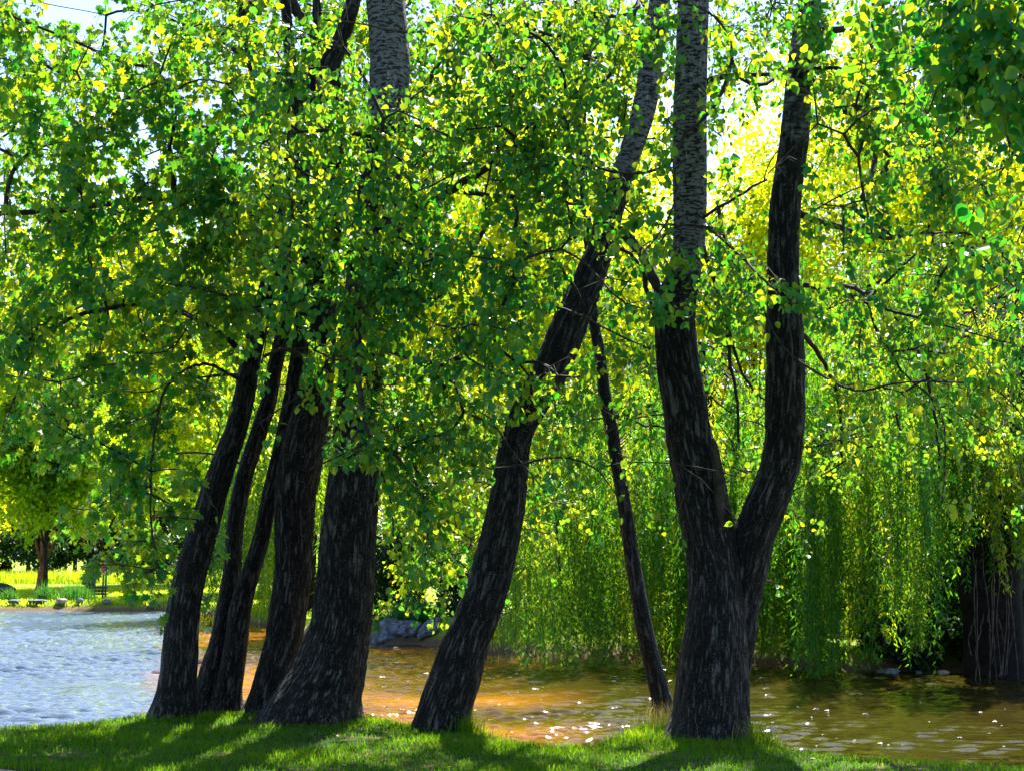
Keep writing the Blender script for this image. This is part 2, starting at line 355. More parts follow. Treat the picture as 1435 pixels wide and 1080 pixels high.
mb = MB(); mb.add(np.stack([gx, gy, ZW + hz * fade], -1), q, np.full(len(q), 4))
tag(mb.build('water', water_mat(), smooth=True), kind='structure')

# path sheet in the near left corner
def path_edge(x): return 11.25 + .10 * (x + 4) * -1
mb = MB(); px_ = np.linspace(-9, -3.2, 60); rows = []
for t in np.linspace(0, 1, 12):
    yy = 8.0 + t * (np.clip(11.56 - .42 * np.clip(px_ + 4.6, 0, 2) ** 1.5 - .02 * (px_ + 4), 8.2, 12) + .05 * np.sin(px_ * 7) - 8.0)
    rows.append(np.stack([px_, yy, ground(px_, yy) + .006], -1))
V = np.array(rows); a, b = V.shape[:2]
i, j = np.meshgrid(np.arange(a - 1), np.arange(b - 1), indexing='ij')
mb.add(V, np.stack([i * b + j, i * b + j + 1, (i + 1) * b + j + 1, (i + 1) * b + j], -1), np.full((a - 1) * (b - 1), 4))
tag(mb.build('path', wood_mat('path_gravel', (.22, .14, .12), (.36, .26, .23), 60), smooth=True), kind='structure')
def on_path(x, y):
    return (x > -9) & (x < -3.2) & (y < 11.54 - .42 * np.clip(x + 4.6, 0, 2) ** 1.5 - .02 * (x + 4))

# ------------------------------------------------------------------ grass
def blades(mb, base, h, wd, lean=.35, var=None):
    n = len(base)
    if n == 0: return
    a = rng.random(n) * 2 * np.pi; d = np.stack([np.cos(a), np.sin(a), 0 * a], -1)
    b = rng.random(n) * 2 * np.pi; s = np.stack([np.cos(b), np.sin(b), 0 * b], -1) * (wd / 2)[:, None]
    ln = (rng.random(n) * lean * 1.6)[:, None]; hh = h[:, None]
    up = np.array([0, 0, 1.])
    m = base + up * hh * .55 + d * hh * ln * .3; t = base + up * hh * (1 - ln * .25) + d * hh * ln
    v = np.stack([base - s, base + s, m + s * .8, m - s * .8, t], 1)
    lo = (np.arange(n)[:, None] * 5 + np.array([0, 1, 2, 3, 3, 2, 4])[None]).ravel()
    if var is None: var = rng.random(n)
    mb.add(v, lo, np.tile([4, 3], n), var=np.repeat(var, 5))

def near_grass():
    mb = MB(); st = MB()
    n = 210000
    x = rng.uniform(-6.6, 6.0, n); y = 9.7 + 6.6 * rng.random(n) ** 1.0
    x2 = rng.uniform(-11, 10, 24000); y2 = rng.uniform(7.5, 15, 24000); x = np.concatenate([x, x2]); y = np.concatenate([y, y2])
    e = edge(x)
    pat = fbm(np.stack([x * 1.1, y * 1.6, x * 0 + 5], -1), 3)
    bare = np.zeros(len(x))
    for bx, by, rx, ry in BARE: bare = np.maximum(bare, 1.1 - ((x - bx) / rx) ** 2 - ((y - by) / ry) ** 2)
    ok = (y < e + .18 * rng.random(len(x))) & (~on_path(x, y)) & (rng.random(len(x)) > bare) & (rng.random(len(x)) < .35 + 1.6 * (pat - .2))
    x, y, pat, e = x[ok], y[ok], pat[ok], e[ok]
    z = ground(x, y)
    h = .022 + .05 * rng.random(len(x)) ** 1.5 + .10 * np.clip(pat - .45, 0, 1) + .05 * np.clip(1 - np.abs(y - e) / .35, 0, 1) * rng.random(len(x))
    blades(mb, np.stack([x, y, z - .004], -1), h, .004 + .004 * rng.random(len(x)), .8, np.clip(.15 + pat * .9 * rng.random(len(x)), 0, 1))
    # rank tufts by the trunks and along the lip
    for cx, cy, n, r, hh in TUFTS:
        x = cx + rng.normal(size=n) * r; y = cy + rng.normal(size=n) * r * .7; y = np.minimum(y, edge(x) + .12)
        blades(mb, np.stack([x, y, ground(x, y) - .01], -1), hh * (.4 + .8 * rng.random(n)), .005 + .004 * rng.random(n), .6, .4 + .6 * rng.random(n))
    tag(mb.build('grass', M_GRS), 'short green grass growing on the near bank around the trunks', 'grass', kind='stuff')
    for cx, cy, n, r, hh in STRAWS:
        x = cx + rng.normal(size=n) * r; y = cy + rng.normal(size=n) * r * .6
        blades(st, np.stack([x, y, ground(x, y) - .01], -1), hh * (.4 + .8 * rng.random(n)), .004 + .003 * rng.random(n), .6)
    tag(st.build('dry_grass', M_STRAW), 'dry straw coloured grass at the foot of the thin trunk', 'dry grass', kind='stuff')
def gp(px, py):
    """pixel on the near lawn -> x, y"""
    Y = EYE / ((py - 785) / F); return (px - W / 2) / F * Y, Y
BARE = [(*gp(482, 1031), .5, .26), (*gp(350, 1011), .22, .2), (*gp(30, 1017), .7, .14), (*gp(375, 1005), .3, .2), (*gp(1130, 1048), .45, .12), (*gp(1240, 1054), .5, .1)]
TUFTS = [(*gp(657, 1016), 500, .12, .26), (*gp(545, 1006), 300, .18, .08), (*gp(600, 1014), 300, .3, .06), (*gp(915, 1014), 350, .22, .08), (*gp(1072, 1036), 350, .10, .16),
         (*gp(280, 1000), 500, .2, .10), (*gp(1058, 1034), 160, .06, .26), (*gp(870, 1025), 500, .25, .12), (*gp(50, 1013), 300, .3, .08), (*gp(700, 1034), 400, .3, .08)]
STRAWS = [(*gp(930, 1008), 260, .12, .25), (*gp(925, 1012), 120, .2, .2), (*gp(1040, 1034), 60, .2, .3)]
near_grass()
mb = MB(); n = 420; x = rng.uniform(-6, 5.5, n); y = rng.uniform(10.3, 15.5, n); ok = y < edge(x) - .05; x = x[ok]; y = y[ok]
ax_ = rng.normal(size=(len(x), 3)); ax_[:, 2] *= .3
leaves(mb, np.stack([x, y, ground(x, y) + .025], -1), ax_, .045 * (.5 + .7 * rng.random(len(x))), 'round', None, flat=3.)
tag(mb.build('fallen_leaves', leaf_mat('fallen_leaf', (.10, .06, .02), (.24, .19, .06), (.1, .07, .02), (.25, .2, .05), .25, .2)), 'small dry fallen leaves scattered over the near grass', 'leaf litter', kind='stuff')

# ------------------------------------------------------------------ foreground trunks
def P(Y, *rows): return [(px, py, hw, Y) for px, py, hw in rows]
TR = {
 'A1': P(15.0, (242, 1012, 40), (246, 985, 30), (250, 950, 26), (253, 900, 24.5), (258, 848, 23), (268, 800, 22), (283, 750, 20.5), (297, 700, 19), (310, 660, 18), (331, 600, 15.5), (343, 550, 15), (352, 500, 14), (366, 440, 13.5), (382, 380, 13), (396, 320, 12), (408, 240, 10), (412, 160, 9), (405, 60, 8), (395, -60, 6)),
 'B1': P(15.6, (286, 1005, 30), (290, 975, 20), (299, 930, 16), (307, 900, 14), (316, 850, 13), (325, 800, 12.5), (328, 750, 12), (335, 700, 12), (346, 655, 12), (364, 600, 12), (377, 560, 11), (384, 520, 10.5), (396, 470, 10), (404, 420, 9.5), (402, 350, 9), (390, 270, 8), (372, 180, 7), (350, 80, 6), (330, -40, 5)),
 'B2': P(15.5, (314, 1005, 30), (318, 975, 20), (326, 930, 17), (332, 890, 16), (337, 850, 15.5), (352, 800, 13), (367, 750, 11.5), (376, 700, 10.5), (385, 660, 10), (398, 600, 10), (410, 540, 10), (420, 470, 9.5), (430, 380, 9), (425, 280, 8), (432, 180, 7), (440, 60, 5), (445, -60, 4)),
 'C1': P(15.4, (374, 1008, 45), (378, 980, 30), (386, 940, 26), (396, 900, 25.5), (404, 850, 26), (411, 800, 26), (412, 740, 27), (414, 690, 29), (420, 650, 31), (428, 610, 31), (438, 565, 27), (446, 510, 24), (452, 430, 21), (459, 330, 19), (464, 220, 18), (462, 120, 17), (460, 92, 17), (478, 55, 12), (496, 0, 10.5), (512, -80, 9), (520, -200, 6)),
 'D1': P(14.6, (436, 1014, 76), (440, 1000, 66), (448, 975, 58), (460, 945, 51), (471, 905, 46), (479, 870, 42.5), (485, 800, 41), (489, 740, 40), (494, 690, 38.5), (499, 620, 35), (504, 550, 32.5), (508, 490, 31), (517, 400, 31), (528, 300, 30.5), (539, 200, 30), (547, 110, 29.5), (544, 50, 29.5), (539, 0, 29), (531, -100, 27), (525, -220, 23), (520, -360, 16)),
 'E1': P(14.0, (614, 1026, 46), (619, 1008, 38), (637, 950, 36), (653, 900, 33), (673, 850, 31), (690, 800, 29.5), (702, 750, 28), (712, 700, 26), (718, 650, 24), (725, 610, 23), (741, 575, 25), (762, 540, 26), (780, 500, 26), (800, 450, 25), (814, 420, 23.5), (829, 380, 21), (843, 340, 19.5), (859, 285, 18), (876, 235, 16), (890, 195, 16.5), (903, 150, 17), (911, 100, 17), (917, 50, 16.5), (925, 0, 16), (940, -100, 14), (955, -220, 11)),
 'F1': P(15.0, (936, 1012, 22), (930, 992, 15), (917, 940, 12.5), (905, 890, 12), (896, 840, 11), (887, 790, 10.5), (880, 740, 10), (872, 690, 9.5), (863, 640, 9), (857, 600, 9), (848, 560, 9), (841, 500, 8), (832, 450, 7.5), (828, 400, 7.5), (827, 360, 7), (821, 300, 6.5), (815, 200, 6), (820, 100, 5), (832, 30, 4.2), (850, -60, 3)),
 'G1': P(13.2, (990, 1042, 68), (992, 1026, 57), (995, 1000, 51), (998, 950, 48), (1001, 900, 43), (1003, 850, 38.5), (1001, 800, 36), (993, 750, 36), (984, 700, 35.5), (977, 660, 34.5), (966, 615, 32), (960, 570, 31.5), (951, 520, 31), (946, 460, 29.5), (948, 420, 28), (958, 380, 25), (965, 340, 24), (967, 300, 24.5), (967, 200, 25), (968, 100, 24), (971, 0, 23.5), (974, -100, 22), (978, -220, 18), (980, -360, 12)),
 'G2': P(13.35, (1018, 985, 18), (1026, 940, 24), (1034, 900, 24), (1040, 850, 24), (1049, 800, 26), (1058, 750, 29), (1077, 700, 29), (1092, 660, 26.5), (1099, 620, 26), (1101, 570, 27), (1101, 500, 26.5), (1100, 460, 25.5), (1099, 420, 23), (1098, 370, 22), (1100, 300, 21.5), (1105, 250, 21), (1112, 200, 20.5), (1116, 150, 19.5), (1120, 100, 18), (1126, 50, 17), (1135, 0, 16), (1150, -100, 14), (1165, -220, 10)),
}
# pixel height where the bark turns pale and how wide the change is
PALE = {'A1': (330, 200), 'B1': (300, 150), 'B2': (280, 150), 'C1': (60, 200), 'D1': (170, 120), 'E1': (260, 90), 'F1': (-100, 60), 'G1': (385, 40), 'G2': (300, 330)}
PALEK = {'A1': .35, 'B1': .35, 'B2': .35, 'C1': .45, 'D1': 1, 'E1': .9, 'F1': .2, 'G1': 1, 'G2': .52}

def catmull(K, t):
    """K (n,d) control rows, t in [0,n-1]"""
    n = len(K); i = np.clip(np.floor(t).astype(int), 0, n - 2); f = (t - i)[:, None]
    p0 = K[np.clip(i - 1, 0, n - 1)]; p1 = K[i]; p2 = K[i + 1]; p3 = K[np.clip(i + 2, 0, n - 1)]
    return .5 * (2 * p1 + (p2 - p0) * f + (2 * p0 - 5 * p1 + 4 * p2 - p3) * f ** 2 + (3 * p1 - p0 - 3 * p2 + p3) * f ** 3)

def trunk_path(key):
    rows = TR[key]; K = []
    seed = sum(map(ord, key))
    for k, (px, py, hw, Y) in enumerate(rows):
        dY = 0 if py > 900 else .35 * math.sin((900 - py) / 330. + seed) - .35 * math.sin(seed)
        p = at(px, py, Y + dY); r = hw / F * (Y + dY)
        K.append([*p, r, py])
    return np.array(K)
def make_trunk(mb, key, seg=112, lo_amp=1.0):
    K = trunk_path(key)
    if K[0][2] > ground(K[0][0], K[0][1]) - .12 and key != 'G2': K[0][2] = ground(K[0][0], K[0][1]) - .12
    L_ = np.concatenate([[0], np.cumsum(np.linalg.norm(np.diff(K[:, :3], axis=0), axis=1))])
    n = int(L_[-1] / .022); s = np.linspace(0, L_[-1], n); t = np.interp(s, L_, np.arange(len(K)))
    Q = catmull(K, t); pts, r, py = Q[:, :3], np.maximum(Q[:, 3], .01), Q[:, 4]
    tg = norm(np.gradient(pts, axis=0)); tg = norm(tg * .35 + np.array([0, 0, 1.]) * .65)
    a = norm(np.cross(tg, np.array([0, 1., 0]))); b = np.cross(tg, a)
    sg = int(np.clip(r.max() * 2 * np.pi / .016, 28, seg))
    th = np.arange(sg) * 2 * np.pi / sg
    ss, tt = np.meshgrid(s, th, indexing='ij'); rr = np.repeat(r[:, None], sg, 1)
    off = sum(map(ord, key)) * 1.7
    C = np.cos(tt); S = np.sin(tt)
    bk = np.stack([C * rr + off, S * rr, ss], -1)
    R0 = float(np.median(r))
    q0 = np.stack([C * R0 * 34 + off, S * R0 * 34, ss * 5.5], -1)
    w = fbm(np.stack([C * 2 + off, S * 2, ss * 1.5], -1), 2)
    ridge = 1 - np.abs(2 * fbm(q0 + w[..., None] * 1.5, 2) - 1) * 2.6
    ridge = np.clip(ridge, 0, 1)
    pz, pw = PALE[key]; pale = np.clip(.5 + (pz - py) / pw, 0, 1) * PALEK[key]
    rough = (1 - pale[:, None] * .85)
    amp = np.clip(R0 * .07, .003, .018) * lo_amp
    lump = (fbm(np.stack([C * 1.2 + off, S * 1.2, ss * .9], -1), 3) - .5) * rr * .22
    base = np.exp(-ss / .28) * (fbm(np.stack([C * 2.2 + off, S * 2.2, ss * 0], -1), 2) - .35) * rr * .32   # root buttresses
    cr = np.clip((rr * 0 + 1), 0, 1)
    d = lump + base + ridge * amp * rough - amp * .4
    v = pts[:, None] + (rr + d)[..., None] * (a[:, None] * C[..., None] + b[:, None] * S[..., None])
    i, j = np.meshgrid(np.arange(n - 1), np.arange(sg), indexing='ij'); j2 = (j + 1) % sg
    q = np.stack([i * sg + j, i * sg + j2, (i + 1) * sg + j2, (i + 1) * sg + j], -1).reshape(-1)
    lo = np.concatenate([q, np.arange(sg) + (n - 1) * sg]); le = np.concatenate([np.full(len(q) // 4, 4), [sg]])
    mb.add(v, lo, le, bk=bk.reshape(-1, 3), ridge=(ridge * rough).ravel(), pale=np.repeat(pale, sg))
    return pts, r, py

TREES = [
 ('A', ['A1'], 'plane_tree', 'leaning dark plane tree, leftmost of the trunks on the near bank', 'tree'),
 ('B', ['B1', 'B2'], 'plane_tree', 'slim two stemmed plane tree standing between the leftmost trunk and the thick trunks', 'tree'),
 ('C', ['C1'], 'poplar_tree', 'dark poplar forked near the top of the view, close behind the thickest trunk', 'tree'),
 ('D', ['D1'], 'poplar_tree', 'stout straight poplar with wide flared root and pale banded upper bark', 'tree'),
 ('E', ['E1'], 'poplar_tree', 'strongly leaning poplar curving up to the right in the middle of the bank', 'tree'),
 ('F', ['F1'], 'poplar_tree', 'thin bare stemmed poplar leaning left beside the big forked poplar', 'tree'),
 ('G', ['G1', 'G2'], 'poplar_tree', 'big poplar with two stems forking low, right of the thin trunk', 'tree'),
]
roots = {}; NODES = []; NT = []; NPAR = []; NCH = []       # skeleton pool
def add_node(p, tree, par): NODES.append(p); NT.append(tree); NPAR.append(par); return len(NODES) - 1
for key, stems, nm, lab, cat in TREES:
    K = trunk_path(stems[0]); root = empty(nm, (float(K[0][0]), float(K[0][1]), float(ground(K[0][0], K[0][1]))), lab, cat)
    roots[key] = root
    for s in stems:
        mb = MB(); pts, r, py = make_trunk(mb, s); mb.build('trunk', M_BARK, root, smooth=True)
        if s == 'G1':
            G1 = (pts, r)
        last = -1
        for k in range(0, len(pts), 14):
            if pts[k][2] > 2.4 or s == 'E1' and pts[k][2] > 2.0: add_node(pts[k], key, -1)

# broken slab of wood left standing in front of the big fork
K = np.array([[*at(px, py, Y), hw / F * Y] for px, py, hw, Y in [(1012, 745, 3, 13.12), (1010, 715, 7, 13.08), (1007, 675, 7.5, 13.06), (1003, 640, 6.5, 13.08), (1001, 622, 4.5, 13.1), (999, 614, 1.5, 13.1)]])
mb = MB(); Q = catmull(K, np.linspace(0, 5, 40)); tube(mb, Q[:, :3], Q[:, 3], 14, True); mb.build('broken_stub', M_TWIG, roots['G'], smooth=True)

# limbs seen in the picture: (tree, half width px at start, end, [(px,py,Y)...])
LIMBS = [
 ('E', 8.5, 6, [(846, 312, 14.0), (870, 326, 13.8), (895, 350, 13.7), (914, 384, 13.6), (925, 420, 13.5)]),
 ('E', 6.5, 3.5, [(850, 300, 14.1), (815, 287, 13.7), (780, 280, 13.6), (735, 277, 13.5), (690, 274, 13.4), (650, 270, 13.4)]),
 ('D', 8, 3.5, [(538, 330, 14.4), (600, 290, 14.0), (650, 255, 13.6), (700, 225, 13.4), (745, 190, 13.2)]),
 ('D', 5, 3, [(573, 150, 14.6), (595, 122, 14.5), (609, 98, 14.4), (630, 60, 14.3)]),
 ('D', 6, 3, [(535, 400, 14.4), (600, 420, 14.0), (640, 380, 13.8), (665, 345, 13.6), (690, 300, 13.5)]),
 ('G', 6, 3.5, [(1128, 45, 13.3), (1175, 42, 13.0), (1240, 39, 12.8), (1310, 50, 12.6), (1370, 70, 12.4)]),
 ('G', 5.5, 3, [(985, 118, 13.1), (1012, 108, 13.0), (1045, 104, 12.8), (1085, 105, 12.6)]),
 ('G', 2.6, 1.4, [(985, 306, 13.0), (1020, 284, 12.8), (1055, 262, 12.6), (1076, 252, 12.5)]),
 ('A', 7, 4, [(392, 330, 15.0), (330, 290, 14.6), (285, 279, 14.3), (240, 277, 14.1), (160, 284, 13.9), (75, 295, 13.7), (0, 300, 13.5)]),
 ('A', 5, 2.5, [(243, 277, 14.1), (244, 250, 14.1), (238, 205, 14.0), (250, 150, 13.8)]),
 ('C', 9.5, 6.5, [(462, 95, 15.4), (447, 62, 15.3), (432, 35, 15.2), (412, 8, 15.1), (400, -40, 15)]),
 ('C', 5, 3, [(425, 22, 15.2), (395, 12, 15.0), (360, 6, 14.8), (320, 0, 14.6)]),
 ('G', 6, 2.4, [(1118, 300, 13.3), (1155, 313, 13.6), (1200, 325, 13.9), (1245, 333, 14.1), (1285, 322, 14.3)]),
 ('G', 5, 2.5, [(1126, 120, 13.4), (1180, 130, 14.0), (1218, 178, 14.4), (1236, 207, 14.5), (1250, 225, 14.6)]),
 ('G', 4, 1.8, [(985, 345, 13.4), (1003, 400, 13.8), (1019, 450, 13.9), (1022, 500, 14.0), (1032, 555, 14.0), (1036, 620, 14.0)]),
 ('G', 2.5, 1.2, [(1019, 450, 13.9), (1035, 510, 14.1), (1055, 545, 14.2), (1074, 562, 14.3)]),
 ('F', 2.0, .9, [(866, 605, 15.0), (888, 585, 14.8), (905, 575, 14.7), (922, 576, 14.6)]),
 ('E', 4.5, 1.8, [(905, 372, 13.7), (905, 400, 13.6), (912, 425, 13.6), (918, 450, 13.5)]),
 ('E', 3.6, 1.6, [(722, 276, 13.5), (724, 310, 13.4), (726, 335, 13.4), (770, 360, 13.3), (800, 395, 13.3), (815, 420, 13.3)]),
 ('D', 6, 2.5, [(520, 480, 14.3), (570, 500, 13.3), (610, 510, 12.6), (640, 540, 12.2)]),
 ('D', 8, 3, [(530, 380, 14.3), (520, 360, 13.4), (510, 400, 12.4), (500, 480, 11.9), (505, 560, 11.7), (520, 620, 11.7)]),
 ('C', 5, 2, [(455, 520, 15.2), (425, 500, 14.7), (395, 490, 14.3), (370, 500, 14.1)]),
 ('D', 5, 2, [(515, 560, 14.8), (560, 600, 15.8), (590, 680, 16.2), (600, 760, 16.3)]),
 ('A', 2.6, 1.1, [(345, 540, 15.2), (290, 510, 14.3), (235, 540, 13.8), (215, 620, 13.6), (212, 720, 13.6), (222, 800, 13.6)]),
 ('A', 5, 2, [(350, 500, 14.9), (260, 440, 14.3), (160, 430, 13.9), (60, 470, 13.6), (20, 560, 13.6)]),
 ('G', 4, 1.8, [(1128, 400, 13.4), (1180, 410, 13.8), (1250, 440, 14.2), (1290, 500, 14.2), (1310, 580, 14.2), (1318, 660, 14.2)]),
 ('G', 4, 1.8, [(1126, 470, 13.4), (1150, 500, 13.8), (1175, 560, 14.2), (1180, 640, 14.3)]),
]
LIMB_NODES = []
for tree, h0, h1, pp in LIMBS:
    K = np.array([[*at(px, py, Y), (h0 + (h1 - h0) * k / (len(pp) - 1)) / F * Y] for k, (px, py, Y) in enumerate(pp)])
    Lc = np.linalg.norm(np.diff(K[:, :3], axis=0), axis=1).sum(); n = max(6, int(Lc / .07))
    Q = catmull(K, np.linspace(0, len(K) - 1, n))
    Q[1:, :3] += (rng.random((n - 1, 3)) - .5) * .018
    LIMB_NODES.append((tree, Q))
    for k in range(2, n, 2): add_node(Q[k, :3], tree, -1)

# ------------------------------------------------------------------ foliage density (60 px cells)
FM = """761256531267776524534666
676336631067764334535677
566345666547777631131456 6
6632667888877762101 03444
774577899986773101033433
776677899985464321034333
455555688998523336234333
355554367789722213124323
344320345589731200103232
334310157785313000102111
223210046542213000120200
012410000330102001000100
001530000320000100000000
001410000110000000000000"""
BMAP = """532256653456555331555444
454235653345555421344444
554345544344444420233444
333333333333333300133222
321333333333333311232222
333333333332223322232222
443333333321222322222222
333333333321122332233222
333333323331123322233222
232222112342123222322222
122111001555322222322122
012200000455322122310001
001200000453110012100000
000100000342000001000000
000000000110000000000000"""
def rows(txt):
    out = []
    for r in txt.split('\n'):
        r = r.replace(' ', ''); r = (r + '0' * 24)[:24]; out.append([int(c) for c in r])
    return out
TG = []      # (pos, leaves, spread)
def jit(s): return (rng.random() - .5) * 2 * s
for layer, M_, dens in (('F', rows(FM), 38), ('B', rows(BMAP), 34)):
    for r, row in enumerate(M_):
        for c, d in enumerate(row):
            if d == 0: continue
            nsub = 1 if d < 3 else 2 if d < 6 else 3
            for _ in range(nsub):
                px = 60 * c + 30 + jit(32); py = 60 * r + 30 + jit(32)
                if layer == 'F':
                    Y = 12.1 + jit(1.1)
                    if c <= 5: Y = 13.6 + jit(.9)
                    if c in (7, 8, 9, 10) and r > 4: Y = 12.0 + jit(.5)
                else: Y = 16.6 + jit(1.3)
                wn = float(vnoise(np.array([px / 95., py / 80., 3.7 if layer == 'F' else 9.2])))
                k_ = np.clip(.35 + 1.5 * (wn - .15), .3, 1.6)
                TG.append((at(px, py, Y), d * dens / nsub * k_, .17, px, py))
# crown parts outside the view: above and to both sides
for _ in range(240):
    x = rng.uniform(-7.5, 7.0); y = rng.uniform(11.5, 20.5); z = rng.uniform(0, 1)
    top = EYE + y * (785 + 60) / F; zz = top + z * 5.5
    if zz > 12.2: continue
    TG.append((np.array([x, y, zz]), 85, .42, None, None))
for _ in range(26):
    sd = -1 if rng.random() < .5 else 1
    y = rng.uniform(12.5, 16.5); x = sd * (y * .36 + rng.uniform(.4, 2.2)); TG.append((np.array([x, y, rng.uniform(3.2, 7)]), 80, .4, None, None))

for _ in range(150):      # leaf clumps added high at the rear, placed to shade the bank
    xg = rng.uniform(-6, 5.5); yg = rng.uniform(10.6, 14.6); z = rng.uniform(8.0, 11.5); k = z / math.tan(R(55))
    if vnoise(np.array([xg * .8 + 20, yg * 1.6, 1.1])) < .36: continue
    TG.append((np.array([xg + k * math.sin(R(14)), yg + k * math.cos(R(14)), z]), 95, .30, None, None))
tp = np.array([t[0] for t in TG]); base_nodes = np.array(NODES)
d0 = np.sqrt(((tp[:, None] - base_nodes[None]) ** 2).sum(-1)).min(1)
order = np.argsort(d0)
PIDX = []; CNT = np.zeros(60000); CH = []
parr = np.zeros((60000, 3)); n0 = len(NODES); parr[:n0] = base_nodes; par = [-1] * n0; tr = list(NT); nn = n0
CUT = []
targets = []
for o in order:
    p, nl, sp, px, py = TG[o]
    d = parr[:nn] - p; dist = np.sqrt((d ** 2).sum(1)) + np.clip(-d[:, 2], 0, 9) * .45
    k = int(dist.argmin()); s = parr[k]; Ld = np.linalg.norm(p - s); m = max(1, int(Ld / .16)); prev = k
    sag = np.array([jit(.10), jit(.10), .14 * rng.random()]) * Ld
    for q in range(1, m + 1):
        t = q / m; w = s + (p - s) * t + sag * math.sin(math.pi * t) + (rng.random(3) - .5) * .05 * (q < m)
        parr[nn] = w; par.append(prev); tr.append(tr[k]); prev = nn; nn += 1
    targets.append((prev, nl, sp, px))
for _ in range(3):
    acc = np.zeros((nn, 3)); num = np.zeros(nn)
    pa_ = np.array(par); ks = np.arange(n0, nn); pk = pa_[ks]
    np.add.at(acc, pk, parr[ks]); np.add.at(num, pk, 1)
    tgt = np.where(num[ks, None] > 0, .5 * parr[pk] + .5 * acc[ks] / np.maximum(num[ks, None], 1), parr[ks])
    parr[ks] = .45 * parr[ks] + .55 * tgt
cnt = np.zeros(nn)
for k, nl, sp, px in targets: cnt[k] += nl
for k in range(nn - 1, n0 - 1, -1):
    if par[k] >= 0: cnt[par[k]] += cnt[k]
rad = np.clip(.0030 + .00052 * np.sqrt(cnt), .003, .035)
wood = {k: MB() for k, *_ in TREES}; leafm = {k: MB() for k, *_ in TREES}
for tree, Q in LIMB_NODES: tube(wood[tree], Q[:, :3], Q[:, 3], 8, True)
segs = {}
for k in range(n0, nn):
    p = par[k]
    if p < 0: continue
    segs.setdefault(tr[k], []).append((p, k))
for key, ss in segs.items():
    a = np.array([s[0] for s in ss]); b = np.array([s[1] for s in ss])
    ra = np.minimum(np.where(a < n0, rad[b] * 1.15, rad[a]), rad[b] * 1.25); rb = rad[b]
    A = parr[a]; B = parr[b]; ext = (B - A) * .06
    batch_tubes(wood[key], np.stack([A - ext, B + ext], 1), np.stack([ra, rb], 1), 5)
# bare stems: windows of photo height in which each stem stands clear of leaves
CLEAR = {'A1': [(500, 1100, .93)], 'B1': [(480, 1100, .93)], 'B2': [(470, 1100, .9)], 'C1': [(575, 1100, .95), (-100, 95, .9)], 'D1': [(655, 1100, .97), (-200, 118, .97)],
         'E1': [(590, 1100, .96), (375, 520, .92), (85, 240, .85)], 'F1': [(330, 1100, .9)], 'G1': [(455, 1100, .97), (185, 345, .95), (-100, 185, .6)], 'G2': [(432, 1100, .96), (128, 385, .96)]}
CK = []
for k_, wins in CLEAR.items():
    rws = np.array(sorted([(py, px, hw, Y) for px, py, hw, Y in TR[k_]])); CK.append((rws, wins))
def keep(pos):
    y = pos[:, 1]; z = pos[:, 2] - EYE; x = pos[:, 0]
    dep = y * CT + z * ST; px = W / 2 + F * x / dep; py = H / 2 - F * (-y * ST + z * CT) / dep
    ok = np.ones(len(pos), bool)
    for rws, wins in CK:
        c = np.interp(py, rws[:, 0], rws[:, 1]); hw = np.interp(py, rws[:, 0], rws[:, 2])
        hit = (np.abs(px - c) < hw + 1) & (y < rws[0, 3] + .1)
        for a, b, pr in wins: ok &= ~(hit & (py > a) & (py < b) & (rng.random(len(pos)) < pr))
    return ok
# twigs and leaves
seedpts = []
for k, nl, sp, px in targets:
    key = tr[k]; lobed = key in 'AB'; ntw = max(1, int(round(nl / 10)))
    c = parr[k]
    e = c + rng.normal(size=(ntw, 3)) * np.array([sp, sp * 1.1, sp * .85]) + np.array([0, 0, -.05])
    lo_ = max(n0, k - 5); st = parr[rng.integers(min(lo_, k), k + 1, ntw)] if k > n0 else np.repeat(c[None], ntw, 0)
    st = np.where((np.linalg.norm(st - c, axis=1) > .7)[:, None], c, st)
    kp = keep(e); e = e[kp]; st = st[kp]; ntw = len(e)
    if ntw == 0: continue
    mid = (st + e) / 2 + np.array([0, 0, .06]) + rng.normal(size=(ntw, 3)) * .03
    e2 = e + np.array([0, 0, -.09]) + rng.normal(size=(ntw, 3)) * .04
    Pt = np.stack([st, mid, e, e2], 1)
    batch_tubes(wood[key], Pt, np.tile([.0042, .0032, .0022, .0014], (ntw, 1)), 3)
    nlf = 10; t = np.tile(np.linspace(.42, 1.0, nlf), (ntw, 1)) + (rng.random((ntw, nlf)) - .5) * .08; t = np.clip(t, 0, 1) * 3
    i = np.clip(np.floor(t).astype(int), 0, 2); f = (t - i)[..., None]; ar = np.arange(ntw)[:, None]
    pos = Pt[ar, i] * (1 - f) + Pt[ar, i + 1] * f
    out = norm(rng.normal(size=pos.shape) + np.array([0, 0, -.25]))
    pos = pos + out * (.025 + .045 * rng.random(pos.shape[:2])[..., None])
    ax = out * .7 + np.array([0, 0, -.75]) + rng.normal(size=pos.shape) * .25
    sz = (.073 if not lobed else .095) * (.42 + .72 * rng.random(ntw * nlf) ** .8)
    cv = rng.random() * .35
    pos = pos.reshape(-1, 3); kp = keep(pos)
    axk = ax.reshape(-1, 3)[kp]; pk_ = pos[kp]; szk = sz[kp]; vk = np.clip(cv + .65 * rng.random(kp.sum()), 0, 1); cu = rng.random(kp.sum()) < .4
    leaves(leafm[key], pk_[~cu], axk[~cu], szk[~cu], 'lobed' if lobed else 'round', vk[~cu], flat=.9)
    leaves(leafm[key], pk_[cu], axk[cu], szk[cu], 'lobed' if lobed else 'curled', vk[cu], flat=.3)
    if key == 'A' and c[2] < 4.2 and px is not None and rng.random() < .6:
        seedpts.append(e2[0] + np.array([0, 0, -.06]))
for key, stems, nm, lab, cat in TREES:
    wood[key].build('branch', M_TWIG, roots[key], smooth=True)
    leafm[key].build('foliage', M_PLN if key in 'AB' else M_POP, roots[key])
